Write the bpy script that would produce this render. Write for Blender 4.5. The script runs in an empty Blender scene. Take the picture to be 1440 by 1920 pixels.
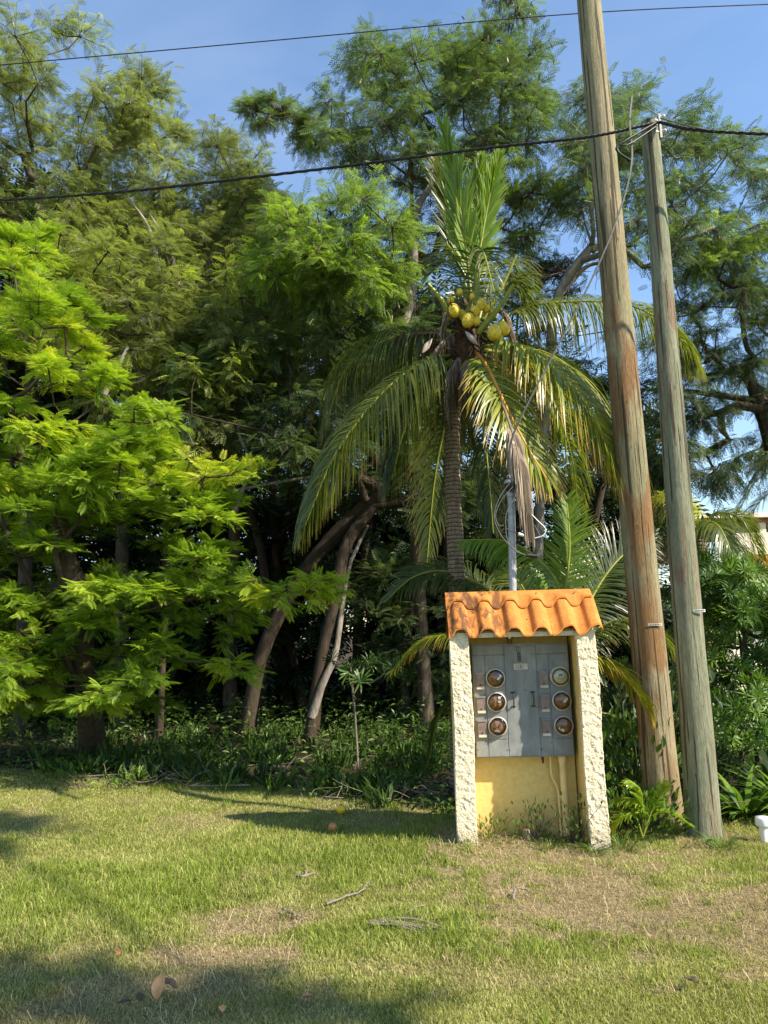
import bpy, math
import numpy as np
from math import sin, cos, pi, radians

# ------------------------------------------------------------------ camera, sky, sun, exposure
scn = bpy.context.scene
COL = scn.collection
P, RL, FPX = radians(9.5), radians(1.5), 26/36*1920
CF = np.array([0, cos(P), sin(P)]); _R0 = np.array([1., 0, 0]); _U0 = np.array([0, -sin(P), cos(P)])
CR = cos(RL)*_R0 - sin(RL)*_U0; CU = sin(RL)*_R0 + cos(RL)*_U0; CC = np.array([0, 0, 1.65])
cam = bpy.data.cameras.new('camera'); cam.lens = 26; cam.sensor_fit = 'VERTICAL'; cam.sensor_height = 36
cam.clip_start = .05; cam.clip_end = 2000
co = bpy.data.objects.new('camera', cam); COL.objects.link(co)
from mathutils import Matrix, Vector
co.matrix_world = Matrix([[CR[i], CU[i], -CF[i], CC[i]] for i in range(3)] + [[0, 0, 0, 1]])
scn.camera = co
SUN = np.array([1.05, -.60, 1.0]); SUN = SUN/np.linalg.norm(SUN)
EL = math.asin(SUN[2]); AZ = math.atan2(SUN[0], SUN[1])
w = bpy.data.worlds.new('World'); scn.world = w; w.use_nodes = True
nt = w.node_tree; nt.nodes.clear()
sk = nt.nodes.new('ShaderNodeTexSky'); sk.sky_type = 'NISHITA'; sk.sun_disc = False
sk.sun_elevation = EL; sk.sun_rotation = AZ; sk.air_density = 1.3; sk.dust_density = .1; sk.ozone_density = 4.5
bg = nt.nodes.new('ShaderNodeBackground'); bg.inputs[1].default_value = .115
ow = nt.nodes.new('ShaderNodeOutputWorld')
tcw = nt.nodes.new('ShaderNodeTexCoord'); mpw = nt.nodes.new('ShaderNodeMapping'); mpw.inputs['Scale'].default_value = (1.2, 1.2, 3.2)
nzw = nt.nodes.new('ShaderNodeTexNoise'); nzw.inputs['Scale'].default_value = 1.6; nzw.inputs['Detail'].default_value = 7; nzw.inputs['Distortion'].default_value = .6
rpw = nt.nodes.new('ShaderNodeValToRGB'); rpw.color_ramp.elements[0].position = .42; rpw.color_ramp.elements[0].color = (0, 0, 0, 1); rpw.color_ramp.elements[1].position = .8; rpw.color_ramp.elements[1].color = (.16, .16, .16, 1)
mxw = nt.nodes.new('ShaderNodeMix'); mxw.data_type = 'RGBA'; mxw.inputs[7].default_value = (4.6, 5.2, 6.2, 1)
nt.links.new(tcw.outputs['Generated'], mpw.inputs[0]); nt.links.new(mpw.outputs[0], nzw.inputs['Vector']); nt.links.new(nzw.outputs['Fac'], rpw.inputs[0])
nt.links.new(rpw.outputs[0], mxw.inputs[0]); nt.links.new(sk.outputs[0], mxw.inputs[6]); nt.links.new(mxw.outputs[2], bg.inputs[0]); nt.links.new(bg.outputs[0], ow.inputs[0])
sl = bpy.data.lights.new('sun', 'SUN'); sl.energy = 5.0; sl.angle = radians(.53); sl.color = (1, .90, .74)
so = bpy.data.objects.new('sun', sl); COL.objects.link(so)
so.rotation_euler = Vector(SUN).to_track_quat('Z', 'Y').to_euler()
scn.view_settings.view_transform = 'Standard'; scn.view_settings.look = 'None'
scn.view_settings.exposure = 1.12; scn.view_settings.gamma = 1
scn.render.engine = 'CYCLES'
scn.cycles.max_bounces = 6; scn.cycles.diffuse_bounces = 3; scn.cycles.transparent_max_bounces = 8
scn.cycles.glossy_bounces = 2; scn.cycles.transmission_bounces = 4

def ray(x, y): return CF + (x-720)/FPX*CR + (960-y)/FPX*CU
def gp(x, y, z=0):
    d = ray(x, y); return CC + d*(z-CC[2])/d[2]
def at(x, y, Y):
    d = ray(x, y); return CC + d*Y/d[1]
def ats(*l): return np.array([at(*q) for q in l])

# ------------------------------------------------------------------ materials
class N:
    def __init__(s, name):
        s.m = bpy.data.materials.new(name); s.m.use_nodes = True; s.t = s.m.node_tree; s.t.nodes.clear()
        s.out = s.t.nodes.new('ShaderNodeOutputMaterial')
    def n(s, ty, **k):
        o = s.t.nodes.new(ty)
        for a, b in k.items(): setattr(o, a, b)
        return o
    def l(s, a, b): s.t.links.new(a, b)
    def coord(s, kind='Object'): return s.n('ShaderNodeTexCoord').outputs[kind]
    def mapped(s, src, sc=(1, 1, 1), loc=(0, 0, 0)):
        m = s.n('ShaderNodeMapping'); m.inputs['Scale'].default_value = sc; m.inputs['Location'].default_value = loc
        s.l(src, m.inputs[0]); return m.outputs[0]
    def noise(s, src, scale, det=4, rough=.6, dist=0):
        t = s.n('ShaderNodeTexNoise'); t.inputs['Scale'].default_value = scale; t.inputs['Detail'].default_value = det
        t.inputs['Roughness'].default_value = rough; t.inputs['Distortion'].default_value = dist
        s.l(src, t.inputs['Vector']); return t.outputs['Fac']
    def ramp(s, f, stops, interp='LINEAR'):
        r = s.n('ShaderNodeValToRGB'); r.color_ramp.interpolation = interp; e = r.color_ramp.elements
        while len(e) < len(stops): e.new(.5)
        for q, (p, c) in zip(e, stops): q.position = p; q.color = (*c, 1) if len(c) == 3 else c
        s.l(f, r.inputs[0]); return r.outputs[0]
    def mix(s, f, a, b, mode='MIX'):
        m = s.n('ShaderNodeMix', data_type='RGBA', blend_type=mode)
        for i, v in ((0, f), (6, a), (7, b)):
            if hasattr(v, 'links'): s.l(v, m.inputs[i])
            else: m.inputs[i].default_value = v if i == 0 else (*v, 1)
        return m.outputs[2]
    def math(s, op, a, b=0.):
        m = s.n('ShaderNodeMath', operation=op, use_clamp=False)
        for i, v in ((0, a), (1, b)):
            if hasattr(v, 'links'): s.l(v, m.inputs[i])
            else: m.inputs[i].default_value = v
        return m.outputs[0]
    def attr(s, name): return s.n('ShaderNodeAttribute', attribute_name=name).outputs['Fac']
    def bump(s, h, strength=.5, dist=.01):
        b = s.n('ShaderNodeBump'); b.inputs['Strength'].default_value = strength; b.inputs['Distance'].default_value = dist
        s.l(h, b.inputs['Height']); return b.outputs[0]
    def pbr(s, color, rough=.7, spec=.3, metal=0, bump=None, trans=None, tcol=None):
        p = s.n('ShaderNodeBsdfPrincipled')
        if hasattr(color, 'links'): s.l(color, p.inputs['Base Color'])
        else: p.inputs['Base Color'].default_value = (*color, 1)
        if hasattr(rough, 'links'): s.l(rough, p.inputs['Roughness'])
        else: p.inputs['Roughness'].default_value = rough
        p.inputs['Specular IOR Level'].default_value = spec; p.inputs['Metallic'].default_value = metal
        if bump is not None: s.l(bump, p.inputs['Normal'])
        o = p.outputs[0]
        if trans:
            t = s.n('ShaderNodeBsdfTranslucent')
            if hasattr(tcol, 'links'): s.l(tcol, t.inputs[0])
            else: t.inputs[0].default_value = (*tcol, 1)
            mx = s.n('ShaderNodeMixShader'); mx.inputs[0].default_value = trans
            s.l(o, mx.inputs[1]); s.l(t.outputs[0], mx.inputs[2]); o = mx.outputs[0]
        s.l(o, s.out.inputs[0]); return s.m

def leafmat(name, stops, tip=None, trans=.42, rough=.45, spec=.35, tboost=1.75):
    q = N(name); r = q.attr('rnd'); c = q.ramp(r, stops)
    if tip: c = q.mix(q.ramp(q.attr('tip'), [(tip[1], (0, 0, 0)), (1, (1, 1, 1))]), c, tip[0])
    tc = q.mix(1., c, (1.0*tboost, 1.05*tboost, .55*tboost), 'MULTIPLY')
    return q.pbr(c, rough, spec, trans=trans, tcol=tc)
M = {}
M['leaf_bright'] = leafmat('bright_feathery_leaf', [(0, (.045, .085, .014)), (.3, (.12, .2, .02)), (.62, (.26, .37, .03)), (1, (.48, .49, .04))], trans=.42)
M['leaf_olive'] = leafmat('olive_leaf', [(0, (.07, .08, .035)), (.5, (.17, .2, .065)), (.85, (.29, .33, .08)), (1, (.36, .44, .06))])
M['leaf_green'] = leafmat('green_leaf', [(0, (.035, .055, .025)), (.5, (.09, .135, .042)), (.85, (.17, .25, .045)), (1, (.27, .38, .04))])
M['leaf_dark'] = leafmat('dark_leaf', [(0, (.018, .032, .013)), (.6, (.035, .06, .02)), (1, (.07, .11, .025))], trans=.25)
M['leaf_glossy'] = leafmat('glossy_leaf', [(0, (.03, .07, .012)), (.5, (.07, .14, .018)), (1, (.17, .27, .03))], rough=.42, spec=.4, trans=.3)
M['leaf_under'] = leafmat('undergrowth_leaf', [(0, (.025, .05, .012)), (.5, (.06, .11, .02)), (.9, (.12, .2, .03)), (1, (.2, .19, .08))], trans=.3)
M['pod'] = leafmat('dry_seed_pod', [(0, (.06, .04, .025)), (1, (.14, .1, .06))], trans=.1)
M['frond_green'] = leafmat('palm_frond_green', [(0, (.045, .065, .012)), (.6, (.095, .125, .018)), (1, (.19, .2, .025))], tip=((.3, .25, .06), .75), rough=.33, spec=.55)
M['frond_dark'] = leafmat('palm_frond_dark', [(0, (.03, .05, .012)), (1, (.08, .11, .02))], tip=((.2, .15, .04), .7), rough=.35, spec=.5)
M['frond_yellow'] = leafmat('palm_frond_sunlit_yellow', [(0, (.11, .15, .018)), (.5, (.25, .27, .03)), (1, (.5, .44, .04))], tip=((.5, .3, .06), .6), rough=.35, spec=.5)  # yellow-green leaf, brightened so its colour also carries the sun highlights
M['frond_fresh'] = leafmat('palm_frond_fresh', [(0, (.09, .16, .015)), (.6, (.17, .27, .02)), (1, (.3, .36, .03))], tip=((.4, .38, .05), .85), rough=.33, spec=.5, trans=.45)
M['frond_dead'] = leafmat('palm_frond_dead', [(0, (.1, .075, .055)), (.6, (.24, .18, .13)), (1, (.42, .35, .27))], trans=.12, rough=.8, spec=.1)
def flat(name, c, rough=.6, spec=.3, metal=0, var=.25, scale=8, bump=0):
    q = N(name); o = q.coord(); f = q.noise(o, scale, 5)
    a = tuple(x*(1-var) for x in c); b = tuple(min(1, x*(1+var)) for x in c)
    return q.pbr(q.ramp(f, [(.3, a), (.7, b)]), rough, spec, metal, q.bump(f, bump, .01) if bump else None)
M['rachis_green'] = flat('frond_rib_green', (.2, .22, .03), .4)
M['rachis_orange'] = flat('frond_rib_orange', (.55, .24, .03), .45)
M['rachis_dry'] = flat('frond_rib_dry', (.17, .12, .08), .8)

def bark(name, a, b, c, scale=6, stretch=.25, bump=.6):
    q = N(name); o = q.coord(); m = q.mapped(o, (1, 1, stretch))
    f = q.noise(m, scale*3, 6, .65); g = q.noise(o, scale*.4, 3)
    col = q.mix(q.ramp(g, [(.35, (0, 0, 0)), (.65, (1, 1, 1))]), q.ramp(f, [(.3, a), (.7, b)]), c)
    return q.pbr(q.mix(.35, col, q.ramp(f, [(.35, a), (.7, b)])), .85, .15, bump=q.bump(f, bump, .02))
M['bark_grey'] = bark('bark_pale_grey', (.1, .085, .07), (.34, .31, .27), (.22, .18, .14))
M['bark_brown'] = bark('bark_brown', (.03, .024, .018), (.12, .095, .07), (.07, .05, .035))
M['bark_dark'] = bark('bark_dark', (.02, .016, .012), (.08, .06, .045), (.05, .035, .022))
M['twig_dry'] = bark('dry_twig', (.1, .08, .06), (.32, .27, .22), (.2, .16, .12), 20)

def palm_bark():
    q = N('palm_trunk_bark'); o = q.coord()
    wv = q.n('ShaderNodeTexWave', wave_type='BANDS', bands_direction='Z'); wv.inputs['Scale'].default_value = 7
    wv.inputs['Distortion'].default_value = 2.5; wv.inputs['Detail'].default_value = 4; wv.inputs['Detail Scale'].default_value = 2
    q.l(o, wv.inputs[0]); f = q.noise(q.mapped(o, (1, 1, .3)), 40, 5)
    c = q.mix(q.ramp(wv.outputs['Fac'], [(.02, (0, 0, 0)), (.16, (1, 1, 1))]), (.035, .025, .018), q.ramp(f, [(.3, (.13, .09, .06)), (.7, (.3, .24, .18))]))
    return q.pbr(c, .85, .1, bump=q.bump(q.math('ADD', wv.outputs['Fac'], f), .6, .015))
M['palm_bark'] = palm_bark()

def pole_mat(name, base1, base2, rust, green, zr, seed):
    q = N(name); o = q.coord(); m = q.mapped(o, (1, 1, .05), (seed, 0, 0))
    f = q.noise(m, 45, 6, .7); g = q.noise(q.mapped(o, (1, 1, .22), (0, seed, 0)), 5, 4, .6, .6)
    gr = q.noise(q.mapped(o, (1, 1, .35), (seed, seed, 0)), 3.5, 3)
    c = q.ramp(f, [(.25, base1), (.72, base2)])
    c = q.mix(q.math('MULTIPLY', q.ramp(gr, [(.42, (0, 0, 0)), (.62, (1, 1, 1))]), .55), c, green)
    zz = q.n('ShaderNodeSeparateXYZ'); q.l(o, zz.inputs[0]); zf = q.ramp(q.math('MULTIPLY', q.math('ADD', zz.outputs[2], q.math('MULTIPLY', g, 1.5)), .1), [(.0, (.1, .1, .1)), (.12, (.55, .55, .55)), (.2, (1, 1, 1)), (.54, (1, 1, 1)), (.66, (.05, .05, .05))])
    c = q.mix(q.math('MULTIPLY', q.math('MULTIPLY', q.ramp(g, [(zr, (0, 0, 0)), (zr+.12, (1, 1, 1))]), .85), zf), c, q.mix(f, tuple(x*.55 for x in rust), tuple(x*1.5 for x in rust)))
    cr = q.noise(q.mapped(o, (1, 1, .015), (seed*2, 1, 0)), 30, 2, .4)
    crack = q.ramp(cr, [(.6, (0, 0, 0)), (.63, (1, 1, 1))])
    kn = q.ramp(q.noise(q.mapped(o, (1, 1, .5), (seed, 3, 0)), 19, 2, .5), [(.7, (0, 0, 0)), (.74, (1, 1, 1))])
    gr2 = q.noise(q.mapped(o, (1, 1, .12), (seed, 0, 2)), 110, 4, .75)
    c = q.mix(.55, c, q.mix(1., c, q.ramp(gr2, [(.3, (.35, .35, .35)), (.7, (1.35, 1.35, 1.35))]), 'MULTIPLY'))
    c = q.mix(q.math('MULTIPLY', kn, .6), c, (.07, .05, .03))
    c = q.mix(q.math('MULTIPLY', crack, .8), c, (.04, .03, .02))
    return q.pbr(c, .8, .15, bump=q.bump(q.math('SUBTRACT', q.math('ADD', f, gr2), crack), .8, .015))
M['pole_rust'] = pole_mat('treated_pole_rusty', (.15, .125, .075), (.4, .35, .22), (.21, .11, .045), (.2, .2, .11), .42, 1.7)
M['pole_green'] = pole_mat('treated_pole_greenish', (.115, .115, .075), (.33, .33, .225), (.2, .13, .085), (.15, .175, .105), .53, 5.1)

def stucco(name, a, b, sc, bs, smooth=False):
    q = N(name); o = q.coord(); f = q.noise(o, sc, 6, .6, .3); g = q.noise(o, 4, 4)
    z = q.n('ShaderNodeSeparateXYZ'); q.l(o, z.inputs[0])
    c = q.ramp(f, [(.35, a), (.65, b)])
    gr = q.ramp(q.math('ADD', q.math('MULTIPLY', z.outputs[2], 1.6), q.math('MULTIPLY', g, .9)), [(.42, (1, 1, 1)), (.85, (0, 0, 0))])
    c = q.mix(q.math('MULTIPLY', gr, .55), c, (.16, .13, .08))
    c = q.mix(q.math('MULTIPLY', q.ramp(g, [(.55, (0, 0, 0)), (.75, (1, 1, 1))]), .25), c, (.42, .33, .18))
    return q.pbr(c, .88, .15, bump=q.bump(f, bs, .02))
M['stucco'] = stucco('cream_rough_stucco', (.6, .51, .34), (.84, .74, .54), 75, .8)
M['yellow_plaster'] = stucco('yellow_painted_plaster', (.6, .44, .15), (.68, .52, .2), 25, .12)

def terracotta():
    q = N('orange_terracotta'); o = q.coord(); f = q.noise(o, 7, 6, .6); s = q.noise(o, 60, 3)
    c = q.ramp(f, [(.3, (.42, .13, .022)), (.55, (.56, .19, .035)), (.75, (.64, .25, .055))])
    c = q.mix(.18, c, q.ramp(s, [(.4, (.28, .09, .02)), (.6, (.7, .33, .1))]))
    st = q.noise(q.mapped(o, (1, .5, .5), (3.3, 0, 0)), 13, 6, .7, .5)
    x = q.n('ShaderNodeSeparateXYZ'); q.l(o, x.inputs[0])
    msk = q.math('MULTIPLY', q.ramp(st, [(.44, (0, 0, 0)), (.56, (1, 1, 1))]), q.ramp(x.outputs[0], [(.0, (.9, .9, .9)), (.42, (.75, .75, .75)), (.55, (.0, .0, .0))]))
    c = q.mix(msk, c, (.06, .035, .02))
    return q.pbr(c, .75, .2, bump=q.bump(s, .15, .005))
M['terracotta'] = terracotta()
def greymetal():
    q = N('grey_painted_steel'); o = q.coord(); f = q.noise(q.mapped(o, (1, 1, .2)), 16, 6, .7); g = q.noise(o, 5, 3)
    c = q.ramp(f, [(.3, (.125, .135, .13)), (.7, (.22, .23, .22))])
    c = q.mix(q.math('MULTIPLY', q.ramp(g, [(.5, (0, 0, 0)), (.7, (1, 1, 1))]), .4), c, (.34, .35, .33))
    d = q.noise(o, 90, 2); c = q.mix(q.ramp(d, [(.7, (0, 0, 0)), (.73, (1, 1, 1))]), c, (.12, .07, .04))
    return q.pbr(c, .5, .4, bump=q.bump(f, .08, .003))
M['steel'] = greymetal()
M['galv'] = flat('galvanised_steel', (.33, .33, .34), .5, .5, .3, .3, 22)
M['black'] = flat('black_rubber', (.018, .018, .02), .5, .4)
M['ring'] = flat('dull_metal_ring', (.5, .45, .38), .4, .5, .3)
M['rustdial'] = flat('rust_brown_meter_inside', (.2, .095, .045), .8, .1, 0, .7, 45)
M['creamdial'] = flat('cream_meter_face', (.5, .46, .27), .5, .4, 0, .12, 30)
M['white'] = flat('white_plastic', (.72, .7, .66), .4, .4, 0, .08)
M['tanlabel'] = flat('aged_tan_label', (.5, .44, .36), .6)
M['window_plastic'] = flat('smoky_plastic_window', (.17, .13, .12), .25, .5, 0, .3, 30)
M['darkmark'] = flat('dark_print', (.03, .03, .03), .6)
M['alu'] = flat('aluminium_tag', (.62, .6, .58), .35, .5, .5, .15, 60)
M['cable_black'] = flat('black_cable', (.015, .015, .017), .45, .4)
M['cable_grey'] = flat('grey_weathered_cable', (.1, .1, .095), .55, .3, 0, .3, 30)
M['pvc'] = flat('cream_painted_pvc', (.68, .53, .24), .5, .4, 0, .12)
M['porcelain'] = flat('grey_insulator', (.5, .5, .5), .3, .5)
M['husk'] = flat('coconut_husk', (.62, .45, .04), .5, .35, 0, .4, 30)
M['fibre'] = flat('brown_palm_fibre', (.07, .045, .03), .95, .05, 0, .5, 30, .8)
M['spathe'] = flat('pale_dry_spathe', (.33, .27, .22), .8, .1)
M['fruit_y'] = flat('yellow_fruit', (.75, .48, .03), .5, .3, 0, .25, 20)
M['fruit_o'] = flat('orange_brown_fruit', (.45, .2, .07), .6, .3, 0, .3, 20)
M['deadleaf'] = flat('dead_leaf_tan', (.52, .27, .12), .7, .2, 0, .35, 14)
M['deadleaf_dark'] = flat('dead_leaf_dark', (.1, .07, .045), .8, .2, 0, .4, 14)
M['house'] = flat('cream_house_paint', (.78, .7, .58), .8, .2, 0, .06)
M['rooftile'] = flat('red_roof_tile', (.5, .15, .07), .7, .2, 0, .4, 6)
M['wood'] = flat('brown_wood_beam', (.2, .13, .08), .8, .2)
M['stone'] = flat('rough_grey_stone', (.22, .18, .12), .9, .1, 0, .35, 10, .5)
g = N('clear_glass'); tr = g.n('ShaderNodeBsdfTransparent'); gl = g.n('ShaderNodeBsdfGlossy'); gl.inputs['Roughness'].default_value = .05
fr = g.n('ShaderNodeFresnel'); fr.inputs[0].default_value = 1.6
mx = g.n('ShaderNodeMixShader'); g.l(fr.outputs[0], mx.inputs[0]); g.l(tr.outputs[0], mx.inputs[1]); g.l(gl.outputs[0], mx.inputs[2]); g.l(mx.outputs[0], g.out.inputs[0])
M['glass'] = g.m

def grass_mat():
    q = N('lawn_grass_blades'); r = q.attr('rnd'); d = q.attr('dry')
    fresh = q.ramp(r, [(0, (.13, .15, .035)), (.4, (.28, .295, .07)), (.8, (.44, .44, .15)), (1, (.64, .57, .31))])
    dry = q.ramp(r, [(0, (.2, .15, .08)), (.5, (.38, .3, .16)), (1, (.58, .47, .28))])
    lush = q.ramp(r, [(0, (.08, .13, .015)), (.5, (.17, .25, .025)), (1, (.36, .42, .07))])
    c = q.mix(d, fresh, dry); c = q.mix(q.attr('lush'), c, lush)
    return q.pbr(c, .5, .25, trans=.35, tcol=q.mix(1., c, (1.3, 1.35, .7), 'MULTIPLY'))
M['grass'] = grass_mat()
def soil():
    q = N('lawn_soil'); o = q.coord(); f = q.noise(o, 1.2, 8, .7); g2 = q.noise(o, 45, 5, .7); d = q.attr('dry')
    base = q.ramp(g2, [(.3, (.09, .095, .03)), (.6, (.18, .18, .06)), (.8, (.28, .24, .12))])
    dr = q.ramp(g2, [(.3, (.1, .075, .045)), (.55, (.26, .2, .12)), (.75, (.44, .36, .24))])
    c = q.mix(d, base, dr); c = q.mix(q.attr('litter'), c, q.ramp(g2, [(.3, (.02, .016, .01)), (.7, (.08, .06, .035))]))
    return q.pbr(c, .95, .1, bump=q.bump(q.math('ADD', g2, f), .7, .02))
M['soil'] = soil()

# ------------------------------------------------------------------ mesh building
def link(name, data, parent=None):
    o = bpy.data.objects.new(name, data); COL.objects.link(o)
    if parent is not None: o.parent = parent
    return o
def tag(o, label=None, cat=None, group=None, kind=None):
    for k, v in (('label', label), ('category', cat), ('group', group), ('kind', kind)):
        if v: o[k] = v
    return o
def empty(name, loc, label, cat, group=None, rz=0):
    o = link(name, None); o.location = tuple(loc); o.rotation_euler = (0, 0, rz); o.empty_display_size = .2
    return tag(o, label, cat, group)
class MB:
    def __init__(s): s.V = []; s.F = []; s.A = []; s.n = 0
    def add(s, V, F, mat=0, smooth=False, **at_):
        V = np.asarray(V, float).reshape(-1, 3); F = np.asarray(F, int)
        s.V.append(V); s.F.append((F+s.n, mat, smooth)); s.A.append((len(V), at_)); s.n += len(V)
    def build(s, name, mats, parent=None, off=None):
        if not isinstance(mats, (list, tuple)): mats = [mats]
        V = np.concatenate(s.V)
        if off is not None: V = V - np.asarray(off)
        me = bpy.data.meshes.new(name); me.vertices.add(len(V)); me.vertices.foreach_set('co', V.astype(np.float32).ravel())
        li = np.concatenate([f.ravel() for f, _, _ in s.F]); ln = np.concatenate([np.full(len(f), f.shape[1]) for f, _, _ in s.F])
        st = np.concatenate([[0], np.cumsum(ln)[:-1]])
        me.loops.add(len(li)); me.loops.foreach_set('vertex_index', li.astype(np.int32))
        me.polygons.add(len(ln)); me.polygons.foreach_set('loop_start', st.astype(np.int32))
        me.polygons.foreach_set('material_index', np.concatenate([np.full(len(f), m) for f, m, _ in s.F]).astype(np.int32))
        me.polygons.foreach_set('use_smooth', np.concatenate([np.full(len(f), sm) for f, _, sm in s.F]))
        names = {k for _, a in s.A for k in a}
        for k in names:
            arr = np.concatenate([np.broadcast_to(np.asarray(a.get(k, 0.), float), (n,)) for n, a in s.A])
            me.attributes.new(k, 'FLOAT', 'POINT').data.foreach_set('value', arr.astype(np.float32))
        for m in mats: me.materials.append(M[m] if isinstance(m, str) else m)
        me.update(calc_edges=True); me.validate()
        return link(name, me, parent)
    def box(s, lo, hi, mat=0, M3=None):
        x0, y0, z0 = lo; x1, y1, z1 = hi
        V = np.array([[x0, y0, z0], [x1, y0, z0], [x1, y1, z0], [x0, y1, z0], [x0, y0, z1], [x1, y0, z1], [x1, y1, z1], [x0, y1, z1]], float)
        if M3 is not None: V = V @ np.asarray(M3).T
        s.add(V, [[0, 3, 2, 1], [4, 5, 6, 7], [0, 1, 5, 4], [1, 2, 6, 5], [2, 3, 7, 6], [3, 0, 4, 7]], mat); return s
    def tube(s, pts, r, sides=8, mat=0, smooth=True, caps=True, wob=0, rng=None, **a):
        pts = np.asarray(pts, float); n = len(pts); r = np.broadcast_to(np.asarray(r, float), (n,))
        T = np.gradient(pts, axis=0); T /= np.linalg.norm(T, axis=1)[:, None]+1e-9
        u = np.cross(T[0], [0, 0, 1.]);
        if np.linalg.norm(u) < .1: u = np.cross(T[0], [0, 1., 0])
        u /= np.linalg.norm(u); rings = []
        th = np.arange(sides)*2*pi/sides
        for i in range(n):
            u = u - T[i]*(u@T[i]); u /= np.linalg.norm(u)+1e-9; v = np.cross(T[i], u)
            rr = r[i]*(1+(wob*rng.standard_normal(sides) if wob else 0))
            rings.append(pts[i]+(np.cos(th)*rr)[:, None]*u+(np.sin(th)*rr)[:, None]*v)
        V = np.concatenate(rings); i, j = np.meshgrid(np.arange(n-1), np.arange(sides), indexing='ij')
        k = (j+1) % sides; F = np.stack([i*sides+j, i*sides+k, (i+1)*sides+k, (i+1)*sides+j], -1).reshape(-1, 4)
        s.add(V, F, mat, smooth, **a)
        if caps:
            for base, ctr, fl in ((0, pts[0], 1), ((n-1)*sides, pts[-1], 0)):
                VV = np.vstack([rings[0] if base == 0 else rings[-1], ctr]); jj = np.arange(sides); kk = (jj+1) % sides
                s.add(VV, np.stack([kk, jj, np.full(sides, sides)] if fl else [jj, kk, np.full(sides, sides)], -1), mat, False, **a)
        return s
    def lathe(s, prof, ctr, axis=(0, 0, 1), sides=20, mat=0, smooth=True):
        ax = np.asarray(axis, float); ax /= np.linalg.norm(ax); u = np.cross(ax, [0, 0, 1.] if abs(ax[2]) < .9 else [1., 0, 0]); u /= np.linalg.norm(u); v = np.cross(ax, u)
        th = np.arange(sides)*2*pi/sides; n = len(prof)
        V = np.concatenate([np.asarray(ctr)+ax*h+(np.cos(th)*max(r, 1e-4))[:, None]*u+(np.sin(th)*max(r, 1e-4))[:, None]*v for r, h in prof])
        i, j = np.meshgrid(np.arange(n-1), np.arange(sides), indexing='ij'); k = (j+1) % sides
        s.add(V, np.stack([i*sides+j, i*sides+k, (i+1)*sides+k, (i+1)*sides+j], -1).reshape(-1, 4), mat, smooth); return s
def cr(pts, n):
    p = np.asarray(pts, float); p = np.vstack([2*p[0]-p[1], p, 2*p[-1]-p[-2]]); m = len(p)-3
    t = np.linspace(0, m-1e-6, n); i = t.astype(int); f = (t-i)[:, None]
    a, b, c, d = p[i], p[i+1], p[i+2], p[i+3]
    return .5*(2*b+(c-a)*f+(2*a-5*b+4*c-d)*f*f+(3*b-a-3*c+d)*f**3)
def nrm(v): return v/(np.linalg.norm(v, axis=-1, keepdims=True)+1e-9)
def lerp(x, xs, ys): return np.interp(x, xs, ys)
_nr = np.random.default_rng(5).random((64, 64))
def vnoise(x, y):
    xi = np.floor(x).astype(int); yi = np.floor(y).astype(int); fx = x-xi; fy = y-yi
    fx = fx*fx*(3-2*fx); fy = fy*fy*(3-2*fy); g_ = lambda a, b: _nr[a % 64, b % 64]
    return (g_(xi, yi)*(1-fx)+g_(xi+1, yi)*fx)*(1-fy)+(g_(xi, yi+1)*(1-fx)+g_(xi+1, yi+1)*fx)*fy
def fbm(x, y, o=4): return sum(vnoise(x*2**k+k*7.3, y*2**k-k*3.1)*.5**k for k in range(o))/(2-.5**(o-1))

# ------------------------------------------------------------------ leaf templates (leaf along +Y, normal +Z, length 1)
def T_pinnate(np_=6, pin=.42, wd=.09, droop=.25, pd=.1):
    V, F, t_ = [], [], []
    def kite(b, d, nw, L, W, dz):
        i = len(V); b = np.array(b, float); d = np.array(d, float); nw = np.array(nw, float)
        V.extend([b, b+d*L*.5+nw*W-np.array([0, 0, dz*.35]), b+d*L-np.array([0, 0, dz]), b+d*L*.5-nw*W-np.array([0, 0, dz*.35])]); F.append([i, i+1, i+2, i+3])
    for k in range(np_):
        t = .16+.84*k/(np_-1) if np_ > 1 else .5; z = -droop*t*t; l = pin*(1-.45*abs(t-.45)); a = radians(62-25*t)
        for sd in (-1, 1):
            kite((0, t, z), (sd*sin(a), cos(a), 0), (cos(a), -sd*sin(a), .15), l, wd*.5, pd*l+.05)
    i = len(V); V.extend([(-.012, 0, 0), (.012, 0, 0), (.008, 1, -droop), (-.008, 1, -droop)]); F.append([i, i+1, i+2, i+3])
    return np.array(V, float), np.array(F)
def T_comb(npin=7, nl=8):
    V, F = [], []
    for k in range(npin):
        t = .14+.86*k/(npin-1); z = -.3*t*t; a = radians(66-34*t); L = .5*(1-.5*abs(t-.45))
        for sd in (-1, 1):
            d = np.array([sd*sin(a), cos(a), 0]); nw = np.array([cos(a), -sd*sin(a), 0])
            for j in range(nl):
                s_ = (j+.6)/nl; b = np.array([0, t, z])+d*L*s_-np.array([0, 0, .13*s_*s_]); w_ = .13*(1-.6*s_)
                for e in (-1, 1):
                    i = len(V); tip = b+nw*e*w_+d*.035-np.array([0, 0, .012])
                    V.extend([b-d*.022, tip+d*.01, b+d*.03]); F.append([i, i+1, i+2])
    return np.array(V), np.array(F)
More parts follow.
